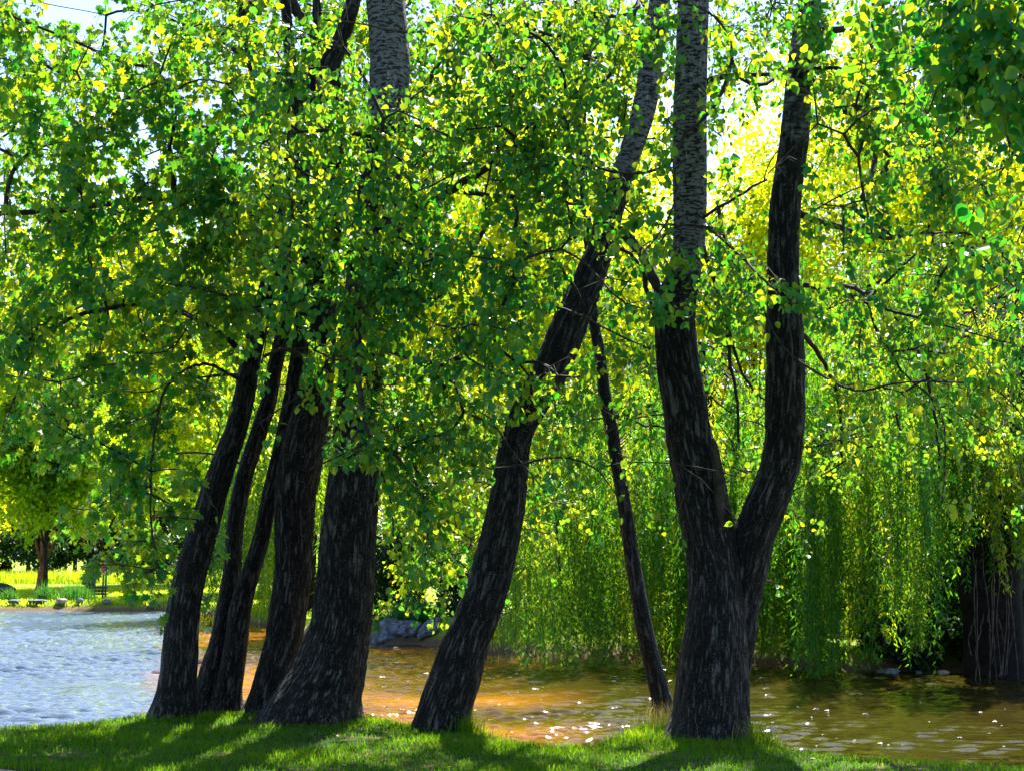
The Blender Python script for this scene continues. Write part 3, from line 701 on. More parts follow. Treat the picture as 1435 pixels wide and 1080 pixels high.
# round dark seed balls hanging in the plane foliage
def ball_mesh():
    me = bpy.data.meshes.new('seed_ball'); import bmesh
    bm = bmesh.new(); bmesh.ops.create_icosphere(bm, subdivisions=2, radius=.017)
    for v in bm.verts: v.co *= 1 + .12 * (random.random() - .5)
    bmesh.ops.create_cone(bm, cap_ends=True, segments=5, radius1=.0018, radius2=.0018, depth=.09)
    for v in bm.verts:
        if abs(abs(v.co.z) - .045) < .001 : v.co.z += .055
    bm.to_mesh(me); bm.free(); me.materials.append(M_DARKWOOD); return me
bmsh = ball_mesh()
for p in seedpts[:60]:
    o = bpy.data.objects.new('seed_ball', bmsh); COL.objects.link(o); o.parent = roots['A']
    o.location = Vector(p) - roots['A'].location

# ------------------------------------------------------------------ generic trees for the far side
def crown_tree(name, x, y, h, rx, ry, zlow, nleaf, size, leafmat, barkmat, tr_r, label, cat='tree', group=None, nblob=14, lean=0, kind='card', top=.62, trunk=True):
    z0 = float(ground(x, y)); root = empty(name, (x, y, z0), label, cat, group)
    wd = MB(); lf = MB(); hc = (h + zlow) / 2; rz = (h - zlow) / 2
    B = []
    while len(B) < nblob:
        u = rng.uniform(-1, 1, 3)
        if (u ** 2).sum() > 1: continue
        B.append(u * .72)
    B = np.array(B); bc = np.stack([x + lean * .5 + B[:, 0] * rx, y + B[:, 1] * ry, z0 + hc + B[:, 2] * rz], -1)
    br = rng.uniform(.32, .52, nblob)
    if trunk:
        tp_ = np.array([[x, y, z0 - .15], [x + lean * .1, y, z0 + zlow * .5], [x + lean * .25, y, z0 + zlow + .3], [x + lean * .4, y, z0 + hc], [x + lean * .5, y, z0 + hc + rz * .6]])
        Q = catmull(tp_, np.linspace(0, 4, 24)); tr_ = MB()
        tube(tr_, Q, np.linspace(1, .25, 24) * tr_r * (1 + .5 * np.exp(-np.linspace(0, 8, 24) * 2)), 12); tr_.build('trunk', barkmat, root, smooth=True)
        for b in bc:
            s = Q[rng.integers(9, 23)]; m = (s + b) / 2 + np.array([0, 0, -.1 * rz]) * rng.random()
            K = catmull(np.array([s, m, b]), np.linspace(0, 2, 8)); tube(wd, K, np.linspace(tr_r * .32, tr_r * .06, 8), 5)
        wd.build('branch', barkmat, root)
    per = nleaf // nblob
    for b, r in zip(bc, br):
        nsub = max(5, per // 60)
        u = norm(rng.normal(size=(nsub, 3))) * (rng.random((nsub, 1)) ** .45); sc = b + u * np.array([rx, ry, rz]) * r
        ids = rng.integers(0, nsub, per); cvar = rng.random(nsub)
        pos = sc[ids] + rng.normal(size=(per, 3)) * min(rx, rz) * .085
        ax = rng.normal(size=(per, 3)) + np.array([0, 0, -.5])
        leaves(lf, pos, ax, size * (.6 + .7 * rng.random(per)), kind, np.clip(cvar[ids] * .5 + .5 * rng.random(per), 0, 1), flat=.8)
    lf.build('foliage', leafmat, root)
    return root

def X(px, Y): return (px - W / 2) / F * Y
# bright trees behind the willows
BT = [(590, 44, 19.0, 4.3, 'round crowned yellow green tree behind the boulders on the far shore'),
      (745, 40, 17.5, 4.3, 'broad yellow green tree seen between the leaning trunk and the thin trunk'),
      (900, 46, 18.5, 4.5, 'sunlit yellow tree behind the middle of the bank, beyond the weeping willow'),
      (1060, 42, 14.6, 3.8, 'golden tree seen through the gap of the forked poplar'),
      (1225, 45, 20.5, 4.6, 'tall sunlit yellow tree just right of the forked poplar'),
      (1370, 41, 19, 4.4, 'golden yellow tree above the willow at the right edge'),
      (1530, 46, 15, 4.8, 'large yellow green tree past the right edge of the view'),
      (460, 56, 24.0, 4.6, 'bright tree beyond the pond behind the stout poplar')]
for px, Y, h, r, lab in BT:
    crown_tree('broadleaf_tree', X(px, Y), Y, h, r, r, .8, 26000, .17, M_FAR, M_FARBARK, .22, lab, nblob=20, group='bright trees behind the willows')
# left far bank
LT = [(62, 74, 22, 5.4, 1.9, .22, 'sunlit tree with reddish brown trunk on the far lawn', M_REDBARK, .6, M_FAR),
      (70, 68, 12, 3.2, 2.2, .13, 'slender dark trunked tree in front of the reddish trunk on the far lawn', M_FARBARK, -.2, M_FAR2),
      (131, 76, 24, 5.4, 2.0, .26, 'dark trunked tree just behind the green post stand', M_FARBARK, .1, M_FAR),
      (215, 82, 24, 5.6, 1.8, .25, 'spreading bright tree on the far lawn right of the post stand', M_FARBARK, 0, M_FAR),
      (300, 88, 26, 5.4, 1.6, .25, 'tall bright tree on the far lawn seen between the slim trunks', M_FARBARK, 0, M_FAR2),
      (-60, 84, 25, 6, 1.8, .3, 'wide bright tree at the left edge of the far lawn', M_FARBARK, 0, M_FAR),
      (400, 72, 23, 5.0, 1.0, .25, 'green tree beyond the pond behind the dark forked poplar', M_FARBARK, 0, M_FAR2)]
for px, Y, h, r, zl, trr, lab, bm_, ln, lm in LT:
    crown_tree('broadleaf_tree', X(px, Y), Y, h, r, r, zl, 30000, .25, lm, bm_, trr, lab, lean=ln, nblob=28, group='trees on the far lawn')
for k, (px, h, lab) in enumerate([(-40, 13, 'dark green tree behind the back hedge at the far left'), (45, 12, 'dark green tree behind the hedge above the dark boulder'), (110, 14, 'dark green tree behind the hedge left of the green post stand'), (180, 13, 'dark green tree behind the hedge right of the green post stand'),
      (250, 14, 'dark green tree behind the hedge beside the leftmost leaning trunk'), (330, 13, 'dark green tree behind the hedge seen between the slim trunks'), (410, 14, 'dark green tree behind the hedge hidden by the forked dark poplar')]):
    crown_tree('broadleaf_tree', X(px, 112), 112, h, 4.2, 2.5, .8, 7000, .34, M_FAR2, M_FARBARK, .25, lab, nblob=14, group='trees behind the back hedge')
# dark hedge shrubs at the back of the lawn
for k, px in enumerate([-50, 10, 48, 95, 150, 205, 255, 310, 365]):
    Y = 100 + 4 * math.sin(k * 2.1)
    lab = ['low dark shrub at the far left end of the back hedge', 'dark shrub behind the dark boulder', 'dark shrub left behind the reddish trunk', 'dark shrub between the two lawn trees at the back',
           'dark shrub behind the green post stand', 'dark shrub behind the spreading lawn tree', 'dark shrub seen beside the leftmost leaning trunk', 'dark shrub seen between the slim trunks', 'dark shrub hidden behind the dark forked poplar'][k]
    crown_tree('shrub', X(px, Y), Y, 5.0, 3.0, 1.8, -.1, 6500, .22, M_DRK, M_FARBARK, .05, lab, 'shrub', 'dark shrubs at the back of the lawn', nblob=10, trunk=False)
# meadow strip and lawn tufts
mb = MB(); n = 26000; x = rng.uniform(-48, -12, n); y = rng.uniform(86, 97, n)
blades(mb, np.stack([x, y, ground(x, y) - .03], -1), .35 + .55 * rng.random(n), .03 + .03 * rng.random(n), .5, .5 + .5 * rng.random(n))
tag(mb.build('meadow_grass', M_WIL), 'tall yellow green meadow grass across the back of the far lawn', 'grass', kind='stuff')
mb = MB(); n = 30000; x = rng.uniform(-36, -6, n); y = farshore(x) + .5 + rng.random(n) ** 1.6 * 20
blades(mb, np.stack([x, y, ground(x, y) - .01], -1), .05 + .10 * rng.random(n), .025 + .02 * rng.random(n), .6, .4 + .6 * rng.random(n))
tag(mb.build('lawn_grass', M_FAR2), 'mown lawn grass on the far bank', 'grass', kind='stuff')

# ------------------------------------------------------------------ willows
def willow(px, Y, trunk_rows, crown, n_bundles, label, seed_z, leafsz=.14, step=.019, branches=(), hollow=None):
    """crown: (px0, px1, y0, y1, ztop0, ztop1, zend0, zend1)"""
    root = empty('weeping_willow', (X(px, Y), Y, float(ground(X(px, Y), Y))), label, 'willow', None)
    tm = MB(); K = np.array([[*at(a, b, Y + dy), hw / F * (Y + dy)] for a, b, hw, dy in trunk_rows])
    n = 60; Q = catmull(K, np.linspace(0, len(K) - 1, n)); th = np.arange(28) * 2 * np.pi / 28
    rr = Q[:, 3][:, None] * (1 + .42 * (fbm(np.stack([np.cos(th)[None] * 2.5 + 0 * Q[:, :1], np.sin(th)[None] * 2.5 + 0 * Q[:, :1], Q[:, 2:3] * .7 + 0 * th[None]], -1), 3) - .5))
    v = Q[:, None, :3] + rr[..., None] * np.stack([np.cos(th), np.sin(th), 0 * th], -1)[None]
    i, j = np.meshgrid(np.arange(n - 1), np.arange(28), indexing='ij'); j2 = (j + 1) % 28
    qq = np.stack([i * 28 + j, i * 28 + j2, (i + 1) * 28 + j2, (i + 1) * 28 + j], -1)
    tm.add(v, qq, np.full((n - 1) * 28, 4)); tm.build('trunk', M_WILBARK, root, smooth=True)
    wd = MB(); lf = MB()
    for bl in branches:
        K = np.array([[*at(a, b, Y + dy), hw / F * (Y + dy)] for a, b, hw, dy in bl]); Q2 = catmull(K, np.linspace(0, len(K) - 1, 20)); tube(wd, Q2[:, :3], Q2[:, 3], 8, True)
    px0, px1, y0, y1, zt0, zt1, ze0, ze1 = crown
    Tt = Q[int(n * .72):, :3]
    for b in range(n_bundles):
        by = rng.uniform(y0, y1); bpx = rng.uniform(px0, px1); lo_end = None
        if hollow is not None:
            by, lo_end = hollow(bpx, by)
        bx = X(bpx, by); zt = rng.uniform(zt0, zt1); swb = rng.normal(size=2) * .22; bw = rng.uniform(.12, .42)
        s = Tt[rng.integers(0, len(Tt))]; top = np.array([bx, by, zt])
        m = (s + top) / 2 + np.array([0, 0, .1 + .4 * rng.random()])
        K = catmull(np.array([s, m, top]), np.linspace(0, 2, 9)); K[1:-1] += rng.normal(size=(7, 3)) * .06; tube(wd, K, np.linspace(.022, .008, 9), 4)
        ns = rng.integers(4, 13); ze_b = rng.uniform(ze0, ze1) if rng.random() < .75 else rng.uniform(ze1, (zt + ze1) / 2)
        cv = rng.random() ** 1.3 * .75
        if lo_end is not None: ze_b = max(ze_b, lo_end + abs(rng.normal()) * .5)
        for q_ in range(ns):
            o = top + rng.normal(size=3) * np.array([bw, bw, .25]); ze = max(ZW + .03, ze_b + rng.normal() * .35); Ls = o[2] - ze
            if Ls < .4: continue
            kk = 8; t = np.linspace(0, 1, kk); sw = swb + rng.normal(size=2) * .10
            pts = np.stack([o[0] + sw[0] * t + .04 * np.sin(t * 7 + q_), o[1] + sw[1] * t, o[2] - Ls * t], -1)
            batch_tubes(wd, pts[None], np.full((1, kk), .0035), 3)
            nlv = int(Ls / step); tt = np.clip(rng.random(nlv), .02, 1); ff = tt * (kk - 1); ii = np.clip(ff.astype(int), 0, kk - 2); fr = (ff - ii)[:, None]
            pos = pts[ii] * (1 - fr) + pts[ii + 1] * fr
            side = rng.normal(size=(nlv, 3)) * .6; side[:, 2] = -.75
            leaves(lf, pos + rng.normal(size=(nlv, 3)) * .045, side, leafsz * (.6 + .6 * rng.random(nlv)), 'narrow', np.clip(cv + .35 * rng.random(nlv), 0, 1), flat=.1)
    wd.build('branch', M_WILBARK, root); lf.build('foliage', M_WIL, root)
    return root

Wr = willow(1395, 26.0, [(1393, 985, 50, 0), (1393, 950, 42, 0), (1390, 860, 41, 0), (1388, 780, 44, 0), (1394, 715, 52, 0), (1420, 640, 36, .2), (1445, 540, 26, .6), (1455, 440, 16, 1.2), (1450, 350, 8, 1.5)],
       (1120, 1560, 23.2, 30, 2.8, 7.0, -.40, .6), 84, 'old weeping willow with a thick dark trunk by the water at the right edge', 4,
       branches=[[(1390, 840, 15, 0), (1372, 770, 13, 0), (1357, 725, 11, 0), (1346, 700, 9, 0), (1335, 692, 5, 0), (1300, 665, 3, 0)], [(1400, 720, 18, 0), (1440, 690, 14, .2), (1500, 640, 10, .3)],
                 [(1405, 850, 9, 0), (1418, 815, 9, -.1), (1430, 770, 8, -.1), (1440, 740, 8, 0), (1475, 700, 6, 0)], [(1350, 700, 20, .2), (1385, 682, 22, .2), (1425, 670, 22, .2)]],
       hollow=lambda px, y: (y, None) if px < 1225 else (y, 26 * .0 - .1 + .9 * rng.random()) if px < 1320 else ((25.1 + .3 * rng.random(), .7 + 1.4 * rng.random()) if rng.random() < .22 else (27.3 + 2.7 * rng.random(), .9 + 1.0 * rng.random())) if px < 1440 else (27 + 3 * rng.random(), .6))
Wm = willow(985, 30.5, [(985, 945, 26, 0), (985, 880, 20, 0), (980, 780, 18, 0), (975, 650, 16, 0), (980, 560, 11, .3), (985, 480, 7, .5)],
       (700, 1150, 27.2, 33.5, 2.2, 5.4, -.42, .3), 84, 'weeping willow whose curtain hangs to the water behind the forked poplar', 4,
       branches=[[(1165, 790, 4, -2), (1130, 750, 5, -2), (1095, 725, 5, -2), (1060, 715, 6, -1), (985, 700, 9, 0)], [(1160, 795, 3, -2), (1120, 783, 4, -2), (1090, 782, 4, -2)], [(800, 700, 3, -3), (780, 730, 3, -3), (785, 800, 2, -3)]])
Wx = willow(1215, 31.0, [(1215, 935, 12, 0), (1214, 850, 10, 0), (1210, 760, 10, 0), (1216, 690, 10, 0), (1200, 610, 8, 0), (1210, 540, 5, 0)],
       (1060, 1330, 28, 33, 2.6, 4.8, .1, .9), 26, 'slim dark stemmed willow in the shade between the two big willows', 4, branches=[[(1150, 950, 8, .5), (1152, 850, 8, .5), (1148, 740, 10, .5), (1158, 690, 9, .5), (1150, 640, 5, .5)]])
Wl = willow(430, 47.0, [(430, 880, 14, 0), (432, 800, 11, 0), (436, 700, 9, 0), (440, 600, 7, 0), (440, 500, 5, 0)],
       (325, 560, 44.5, 50, 4.5, 9.5, -.42, .6), 40, 'pale green weeping willow on the far shore behind the stout poplar', 4, leafsz=.24, step=.05)
# pale bare vines hanging along the old willow trunk
for k in range(14):
    vm = MB(); px = 1362 + k * 4.6 + jit(4); yb = 26.0 - .75 - .2 * rng.random(); top = rng.uniform(690, 800) if k % 3 else 860; bot = rng.uniform(930, 985) if k % 3 else rng.uniform(915, 950)
    t = np.linspace(0, 1, 14); ph = rng.random() * 6
    pts = np.array([at(px + 5 * math.sin(tt * 4 + ph) + (1 - tt) * jit(2), top + (bot - top) * tt, yb) for tt in t]); tube(vm, pts, np.full(14, .008), 4)
    vm.build('vine', M_VINE, Wr)

# low dark wall in the shade under the old willow
def box(mb, c, s, jitr=0.):
    v = np.array([(x, y, z) for x in (-.5, .5) for y in (-.5, .5) for z in (-.5, .5)]) * np.array(s) + np.array(c)
    if jitr: v = v + rng.normal(size=v.shape) * jitr
    mb.add(v, [0, 1, 3, 2, 4, 6, 7, 5, 0, 4, 5, 1, 2, 3, 7, 6, 0, 2, 6, 4, 1, 5, 7, 3], [4] * 6)
YW = 28.6; z0 = float(ground(X(1390, YW), YW)); ztop = float(at(1360, 857, YW)[2])
root = empty('low_wall', (X(1390, YW), YW, z0), 'low dark stone wall on the shaded shore behind the old willow trunk', 'wall')
x0, x1 = X(1322, YW), X(1600, YW); mb = MB()
nr = 4; ch = (ztop - .09 - z0 + .3) / nr
for r_ in range(nr):
    xx = x0 - (.3 if r_ % 2 else 0)
    while xx < x1:
        wl = rng.uniform(.35, .7); box(mb, (xx + wl / 2, YW + rng.uniform(-.015, .015), z0 - .3 + ch * (r_ + .5)), (wl - .015, .4, ch - .012), .004); xx += wl
mb.build('masonry', M_WALL, root); mb = MB(); xx = x0 - .05
while xx < x1:
    box(mb, (xx + .45, YW, ztop - .045), (.88, .5, .085), .004); xx += .9
mb.build('coping', M_WALL, root)

# ------------------------------------------------------------------ stones
import bmesh
def stone(name, px, py, Y, w, d, h, m, label, seed, group=None, rot=0, wedge=0):
    """px,py: where the foot of the stone stands in the photo"""
    p = at(px, py, Y); me = bpy.data.meshes.new(name); bm = bmesh.new(); bmesh.ops.create_icosphere(bm, subdivisions=4, radius=1)
    co = np.array([v.co[:] for v in bm.verts])
    q = np.sign(co) * np.abs(co) ** .72; q *= (1 + .5 * (fbm(co * 1.3 + seed * 3.1, 3) - .5))[:, None]; q += (fbm(co * 4 + seed, 3) - .5)[:, None] * .34 * co; q -= np.clip(fbm(co * 2.2 + seed * 7, 2) - .58, 0, 1)[:, None] * 1.1 * co
    if wedge: q[:, 2] = np.where(q[:, 2] > 0, q[:, 2] * (1 + wedge * q[:, 0]) , q[:, 2])
    q = q * np.array([w / 2, d / 2, h * .62])
    c, s = math.cos(rot), math.sin(rot); q = np.stack([q[:, 0] * c - q[:, 2] * s * .0, q[:, 1], q[:, 2] + q[:, 0] * s], -1)
    for v, a in zip(bm.verts, q): v.co = a
    for f in bm.faces: f.smooth = False
    bm.to_mesh(me); bm.free(); me.materials.append(m)
    o = bpy.data.objects.new(name, me); COL.objects.link(o); o.location = (p[0], Y, max(float(ground(p[0], Y)), ZW) + h * .22)
    return tag(o, label, 'stone', group)
stone('boulder', 533, 893, 36.0, .45, .5, .26, M_STONE, 'small grey boulder at the left end of the far shore boulders', 1, 'boulders under the reed bush')
stone('boulder', 549, 893, 36.1, .62, .6, .42, M_STONE, 'rugged blue grey boulder, second from the left below the reed bush', 2, 'boulders under the reed bush')
stone('boulder', 575, 893, 35.9, .60, .6, .34, M_STONE, 'smooth rounded bluish boulder left of the slanted rock', 3, 'boulders under the reed bush')
stone('boulder', 600, 893, 35.7, .62, .5, .34, M_STONE, 'slanted wedge shaped rock at the right end of the far shore boulders', 4, 'boulders under the reed bush', rot=.35, wedge=.5)
stone('boulder', 4, 838, 61.5, 1.05, .9, .80, M_DARKSTONE, 'dark rounded boulder standing on the far lawn at the left edge', 5)
SH = [(86, 853, 59.2, .62, .24, 'flat pinkish stone on the shoreline below the green reeds'), (52, 854, 59.3, .9, .13, 'low pale slab on the shoreline left of the green reeds'), (112, 853, 59.3, .4, .2, 'small shore stone right of the pinkish stone'),
      (150, 854, 59.2, .4, .2, 'small shore stone below the green post stand'), (188, 853, 59.2, .5, .22, 'grey shore stone left of the bluish one'), (216, 852, 59.0, .62, .26, 'bluish shore stone near the hanging leaves'),
      (20, 855, 59.2, .7, .12, 'flat stone on the shoreline below the dark boulder'), (292, 851, 58.0, .8, .3, 'bluish shore stone seen between the leftmost and slim trunks')]
for k, (px, py, Y, w, h, lab) in enumerate(SH):
    stone('shore_stone', px, py, Y - .3, w * .8, w * .7, h * .85, M_PALE if k == 0 else M_STONE, lab, 10 + k, 'stones along the far left shoreline')
SR = [(1248, .6, 'left small stone at the right shore under the willow curtain', M_STONE), (1291, .38, 'round grey stone at the right shore beside the pale one', M_STONE), (1322, .42, 'pale pinkish stone at the right shore under the hanging tip', M_PALE),
      (1236, .4, 'half hidden stone at the right shore behind the willow strands', M_STONE)]
for k, (px, w, lab, m_) in enumerate(SR):
    stone('shore_stone', px, 945, 26.5 + .1 * (k % 2), w * .5, w * .4, w * .2, m_, lab, 30 + k, 'stones on the right shore')

# ------------------------------------------------------------------ reeds
def reeds(name, px, Y, w, n, h, m, label, cat='reeds', lean=.5, group=None):
    x = X(px, Y) + rng.normal(size=n) * w; y = Y + rng.normal(size=n) * w * .5; z = np.maximum(ground(x, y), ZW - .1)
    mb = MB(); prof = np.exp(-((x - X(px, Y)) / (w * 1.6)) ** 2)
    blades(mb, np.stack([x, y, z - .03], -1), h * prof * (.5 + .6 * rng.random(n)), .018 + .012 * rng.random(n), lean)
    return tag(mb.build(name, m), label, cat, group)
reeds('reed_clump', 69, 59.6, .28, 260, 1.0, M_REED, 'upright green reed clump on the far shore in front of the reddish trunk')
reeds('reed_clump', 22, 59.6, .22, 200, .75, M_REED, 'small reed clump right beside the dark boulder')
reeds('reed_clump', 112, 59.8, .55, 520, 1.05, M_REED, 'broad dark reed clump on the shore left of the post stand')
reeds('reed_clump', 2, 59.4, .2, 120, .6, M_REED, 'low reed tuft at the left end of the far shore')
reeds('reed_bush', 580, 36.6, .55, 1500, .95, M_REED, 'dense blue green reed bush above the grey boulders', lean=.9)
mb = MB(); n = 900; x = rng.uniform(X(690, 29.6), X(935, 29.6), n); y = 29.5 + rng.normal(size=n) * .25
blades(mb, np.stack([x, y, np.full(n, ZW - .05)], -1), .12 + .25 * rng.random(n) ** 2, .008 + .008 * rng.random(n), .8)
tag(mb.build('reed_stems', M_STRAW), 'thin straw coloured reed stems in the water below the willow curtain', 'reeds', kind='stuff')
# undergrowth on the shore
YS = [(620, 41, 'bright bush behind the round crowned tree on the far shore'), (720, 38.5, 'bright bush behind the willow curtain left of the middle'), (810, 39.5, 'bright bush behind the middle of the willow curtain'),
      (905, 38, 'bright bush behind the willow curtain beside the thin trunk'), (1085, 37, 'bright bush behind the willow just right of the forked poplar'), (1170, 39, 'bright bush behind the slim dark stemmed willow'), (1265, 37.5, 'bright bush seen between the two right willows'), (1345, 38.5, 'bright bush seen left of the old willow trunk'), (1460, 37, 'bright bush past the old willow trunk')]
for k, (px, Y, lab) in enumerate(YS):
    crown_tree('bush', X(px, Y), Y, 4.6 + .5 * math.sin(k * 2.3), 1.8, 1.3, -.1, 8000, .12, M_FAR if k % 3 else M_FAR2, M_FARBARK, .06, lab, 'bush', 'bright bushes behind the willows', nblob=11, trunk=False)
US = [(1270, 27.3, 1.0, 1.1, M_DRK, 'low dark shrub above the small stones on the right shore'), (1330, 27.2, 1.2, 1.0, M_DRK, 'low dark shrub touching the left side of the old willow trunk'), (1428, 27.4, 1.3, 1.0, M_DRK, 'low dark shrub right of the old willow trunk at the right edge'),  # dark shrubs around the old willow are added to darken its hollow
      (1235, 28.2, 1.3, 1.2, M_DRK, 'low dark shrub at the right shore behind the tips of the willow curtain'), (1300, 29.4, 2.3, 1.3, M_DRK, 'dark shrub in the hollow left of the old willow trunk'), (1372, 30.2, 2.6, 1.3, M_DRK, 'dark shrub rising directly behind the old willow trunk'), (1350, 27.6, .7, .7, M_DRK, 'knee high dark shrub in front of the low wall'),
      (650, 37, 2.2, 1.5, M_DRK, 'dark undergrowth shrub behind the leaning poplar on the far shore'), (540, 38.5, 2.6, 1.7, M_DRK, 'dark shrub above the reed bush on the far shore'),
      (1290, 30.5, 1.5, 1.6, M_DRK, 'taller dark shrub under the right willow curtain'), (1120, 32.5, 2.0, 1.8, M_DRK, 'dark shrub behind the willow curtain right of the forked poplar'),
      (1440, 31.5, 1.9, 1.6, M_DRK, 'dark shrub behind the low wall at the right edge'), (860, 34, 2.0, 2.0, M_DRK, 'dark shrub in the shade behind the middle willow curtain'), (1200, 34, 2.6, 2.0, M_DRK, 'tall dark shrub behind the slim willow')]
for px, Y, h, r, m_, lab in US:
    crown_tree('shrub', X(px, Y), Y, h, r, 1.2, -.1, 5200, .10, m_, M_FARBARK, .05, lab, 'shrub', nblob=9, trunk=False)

# ------------------------------------------------------------------ green post stand with ring, thin post
Yg = 62.5; xc = X(144, Yg); zg = float(ground(xc, Yg))
root = empty('post_stand', (xc, Yg, zg), 'green post stand with low dark rails on the far bank', 'post stand')
for dx in (-.24, .24):
    for dy in (-.22, .22):
        mb = MB(); tube(mb, [(xc + dx, Yg + dy, zg - .05), (xc + dx, Yg + dy, zg + .8), (xc + dx, Yg + dy, zg + 1.62)], [.045, .043, .04], 10, True); mb.build('post', M_GREENWOOD, root, smooth=False)
for zz in (.20, .34, .48):
    mb = MB()
    for dy in (-.27, .27): box(mb, (xc, Yg + dy, zg + zz), (.66, .035, .07))
    for dx in (-.30, .30): box(mb, (xc + dx, Yg, zg + zz), (.035, .505, .068))
    mb.build('rail', M_DARKWOOD, root)
mb = MB(); box(mb, (xc, Yg, zg + 1.63), (.6, .55, .06)); mb.build('top_board', M_DARKWOOD, root)
def torus(mb, c, R_, r_, a0=0, a1=2 * math.pi, n=28, s=8):
    a = np.linspace(a0, a1, n); pts = np.stack([c[0] + R_ * np.cos(a), c[1] + 0 * a, c[2] + R_ * np.sin(a)], -1)
    rad_ = np.stack([np.cos(a), 0 * a, np.sin(a)], -1); th = np.arange(s) * 2 * np.pi / s
    v = pts[:, None] + r_ * (rad_[:, None] * np.cos(th)[None, :, None] + np.array([0, 1., 0]) * np.sin(th)[None, :, None])
    i, j = np.meshgrid(np.arange(n - 1), np.arange(s), indexing='ij'); j2 = (j + 1) % s
    mb.add(v, np.stack([i * s + j, i * s + j2, (i + 1) * s + j2, (i + 1) * s + j], -1), np.full((n - 1) * s, 4))
rg = empty('life_ring', (xc + .22, Yg - .33, zg + 1.05), 'small red and pink ring hanging on the right post of the green stand', 'ring')
for k in range(4):
    mb = MB(); torus(mb, (xc + .22, Yg - .33, zg + 1.18), .13, .035, k * math.pi / 2, (k + 1) * math.pi / 2, 9); mb.build('ring_section', M_PINK if k % 2 else M_RED, rg, smooth=True)
mb = MB(); torus(mb, (xc + .22, Yg - .33, zg + 1.42), .07, .03); mb.build('float', M_RED, rg, smooth=True)
xp = X(179, 64); zp = float(ground(xp, 64)); mb = MB(); tube(mb, [(xp, 64, zp - .05), (xp + .02, 64, zp + .5), (xp - .02, 64, zp + 1.0)], [.028, .026, .022], 6, True)
tag(mb.build('thin_stake', M_DARKWOOD), 'thin dark stake on the far lawn right of the post stand', 'stake')

# ------------------------------------------------------------------ tufts of seed fluff afloat
def fluff_mesh():
    mb = MB(); n = 26; u = norm(rng.normal(size=(n, 3))); u[:, 2] = np.abs(u[:, 2]) * .6
    leaves(mb, u * .003, u, .03 * (.5 + rng.random(n)), 'card'); return mb
m, ns, L = mat('seed_fluff'); p = N(ns, 'ShaderNodeBsdfPrincipled', i_Roughness=.9); p.inputs['Base Color'].default_value = (.8, .8, .76, 1); o_ = N(ns, 'ShaderNodeOutputMaterial'); L.new(p.outputs[0], o_.inputs[0]); M_FLUFF = m
proto = fluff_mesh().build('fluff_tuft', M_FLUFF); tag(proto, 'tiny white tuft of seed fluff floating on the brown pond water', 'seed fluff', 'floating tufts of seed fluff')
FL = [(735, 1020), (757, 1018), (640, 1022), (700, 982), (757, 975), (745, 998), (815, 988), (828, 996), (668, 990), (1110, 985), (1143, 1022), (1162, 1027), (1187, 1030), (1222, 1034), (1228, 1030), (1233, 1036), (1252, 1036), (1322, 1034), (1425, 1032), (1391, 1038),
      (545, 922), (557, 905), (566, 912), (520, 935), (538, 945), (600, 925), (1095, 1022), (760, 958), (725, 965), (690, 1002), (800, 1012), (847, 1004), (520, 960), (575, 960), (560, 975), (545, 985), (1150, 990), (1290, 1005), (1380, 1015), (860, 978)]
FL += [(rng.uniform(530, 890), rng.uniform(925, 1025)) for _ in range(40)] + [(rng.uniform(1060, 1435), rng.uniform(985, 1040)) for _ in range(18)]
first = True
for px, py in FL:
    Y = (EYE - ZW) / ((py - 785) / F); x = X(px, Y)
    if Y < edge(x) + .5: continue
    o = proto if first else proto.copy()
    if not first: COL.objects.link(o)
    first = False
    o.location = (x, Y, ZW + .004); o.rotation_euler = (0, 0, rng.random() * 6); s = .25 + rng.random() ** 2 * .75 * (Y / 17); o.scale = (s * 1.5, s, s * .7)

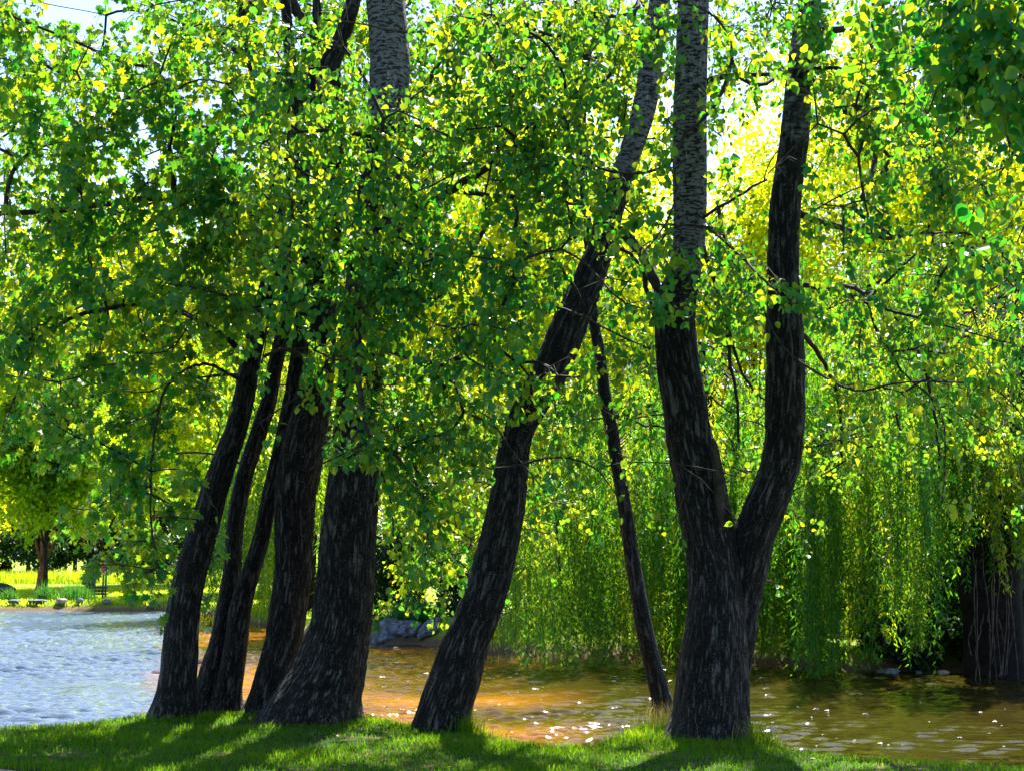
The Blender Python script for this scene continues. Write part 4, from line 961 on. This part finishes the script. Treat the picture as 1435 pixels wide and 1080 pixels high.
# ------------------------------------------------------------------ nearer tree at the right whose bough hangs into the view
nr = empty('poplar_tree', (3.35, 6.6, float(ground(3.35, 6.6))), 'near poplar whose soft out of focus bough hangs into the top right corner', 'tree')
K = np.array([(3.35, 6.6, -.15), (3.32, 6.6, 1.5), (3.4, 6.65, 3.2), (3.3, 6.7, 5.2), (3.35, 6.8, 7.4)]); Q = catmull(K, np.linspace(0, 4, 120))
mb = MB(); tube(mb, Q, np.interp(np.linspace(0, 1, 120), [0, .04, .15, 1], [.34, .24, .2, .08]), 24); mb.build('trunk', M_TWIG, nr, smooth=True)
wd = MB(); lf = MB()
for bx, by_, by2, nlf in [(1400, 40, 7.0, 300), (1340, 90, 7.2, 260), (1425, 150, 6.6, 260), (1370, 20, 6.4, 260), (1290, 40, 7.6, 180), (1250, 110, 7.8, 100), (1440, 230, 6.8, 90), (1300, 160, 7.4, 110), (1450, 90, 6.2, 300), (1330, -30, 6.8, 300), (1390, 105, 7.1, 260),
                         (1230, 20, 7.7, 80), (1425, 340, 7.2, 40), (1500, 40, 6.6, 260), (1550, 160, 6.4, 260), (1450, -80, 6.8, 300), (1440, 395, 7.4, 60)]:
    c = at(bx, by_, by2); s = Q[rng.integers(70, 105)]; m_ = (s + c) / 2 + np.array([0, 0, .25]); K = catmull(np.array([s, m_, c]), np.linspace(0, 2, 12)); tube(wd, K, np.linspace(.02, .004, 12), 5)
    nt = max(4, nlf // 10); e = c + rng.normal(size=(nt, 3)) * np.array([.13, .16, .11]); st = K[rng.integers(7, 12, nt)]; Pt = np.stack([st, (st + e) / 2 + np.array([0, 0, .03]), e, e + np.array([0, 0, -.07])], 1)
    batch_tubes(wd, Pt, np.tile([.003, .0025, .002, .0012], (nt, 1)), 3)
    tt = rng.uniform(.8, 3, (nt, 10)); i = np.clip(tt.astype(int), 0, 2); f = (tt - i)[..., None]; ar = np.arange(nt)[:, None]; pos = Pt[ar, i] * (1 - f) + Pt[ar, i + 1] * f
    out = norm(rng.normal(size=pos.shape)); pos = pos + out * .04
    leaves(lf, pos.reshape(-1, 3), (out * .7 + np.array([0, 0, -.7])).reshape(-1, 3), .062 * (.6 + .6 * rng.random(nt * 10)), 'round', rng.random(nt * 10) * .8, flat=.8)
wd.build('branch', M_TWIG, nr); lf.build('foliage', M_POP, nr)

# ------------------------------------------------------------------ light
SUN_EL, SUN_AZ = 55, 14      # azimuth: degrees right of straight ahead
w = bpy.data.worlds.new('World'); scene.world = w; w.use_nodes = True; nt = w.node_tree; nt.nodes.clear()
sk = nt.nodes.new('ShaderNodeTexSky'); sk.sky_type = 'NISHITA'; sk.sun_disc = False; sk.sun_elevation = R(SUN_EL); sk.sun_rotation = R(SUN_AZ)
sk.air_density = 1.0; sk.dust_density = .6; sk.ozone_density = 2.0
bg = nt.nodes.new('ShaderNodeBackground'); bg.inputs[1].default_value = .07; wo = nt.nodes.new('ShaderNodeOutputWorld')
nt.links.new(sk.outputs[0], bg.inputs[0]); nt.links.new(bg.outputs[0], wo.inputs[0])
sd = bpy.data.lights.new('sun', 'SUN'); sd.energy = 5.0; sd.angle = R(.53); sd.color = (1, .93, .80)
so = bpy.data.objects.new('sun', sd); COL.objects.link(so)
dirv = Vector((math.sin(R(SUN_AZ)) * math.cos(R(SUN_EL)), math.cos(R(SUN_AZ)) * math.cos(R(SUN_EL)), math.sin(R(SUN_EL))))
so.rotation_euler = dirv.to_track_quat('Z', 'Y').to_euler()

scene.view_settings.view_transform = 'Standard'; scene.view_settings.look = 'None'
scene.view_settings.exposure = 2.25; scene.view_settings.gamma = 1.0
c = scene.cycles; c.max_bounces = 9; c.diffuse_bounces = 4; c.glossy_bounces = 3; c.transmission_bounces = 8; c.sample_clamp_indirect = 8
c.use_denoising = True
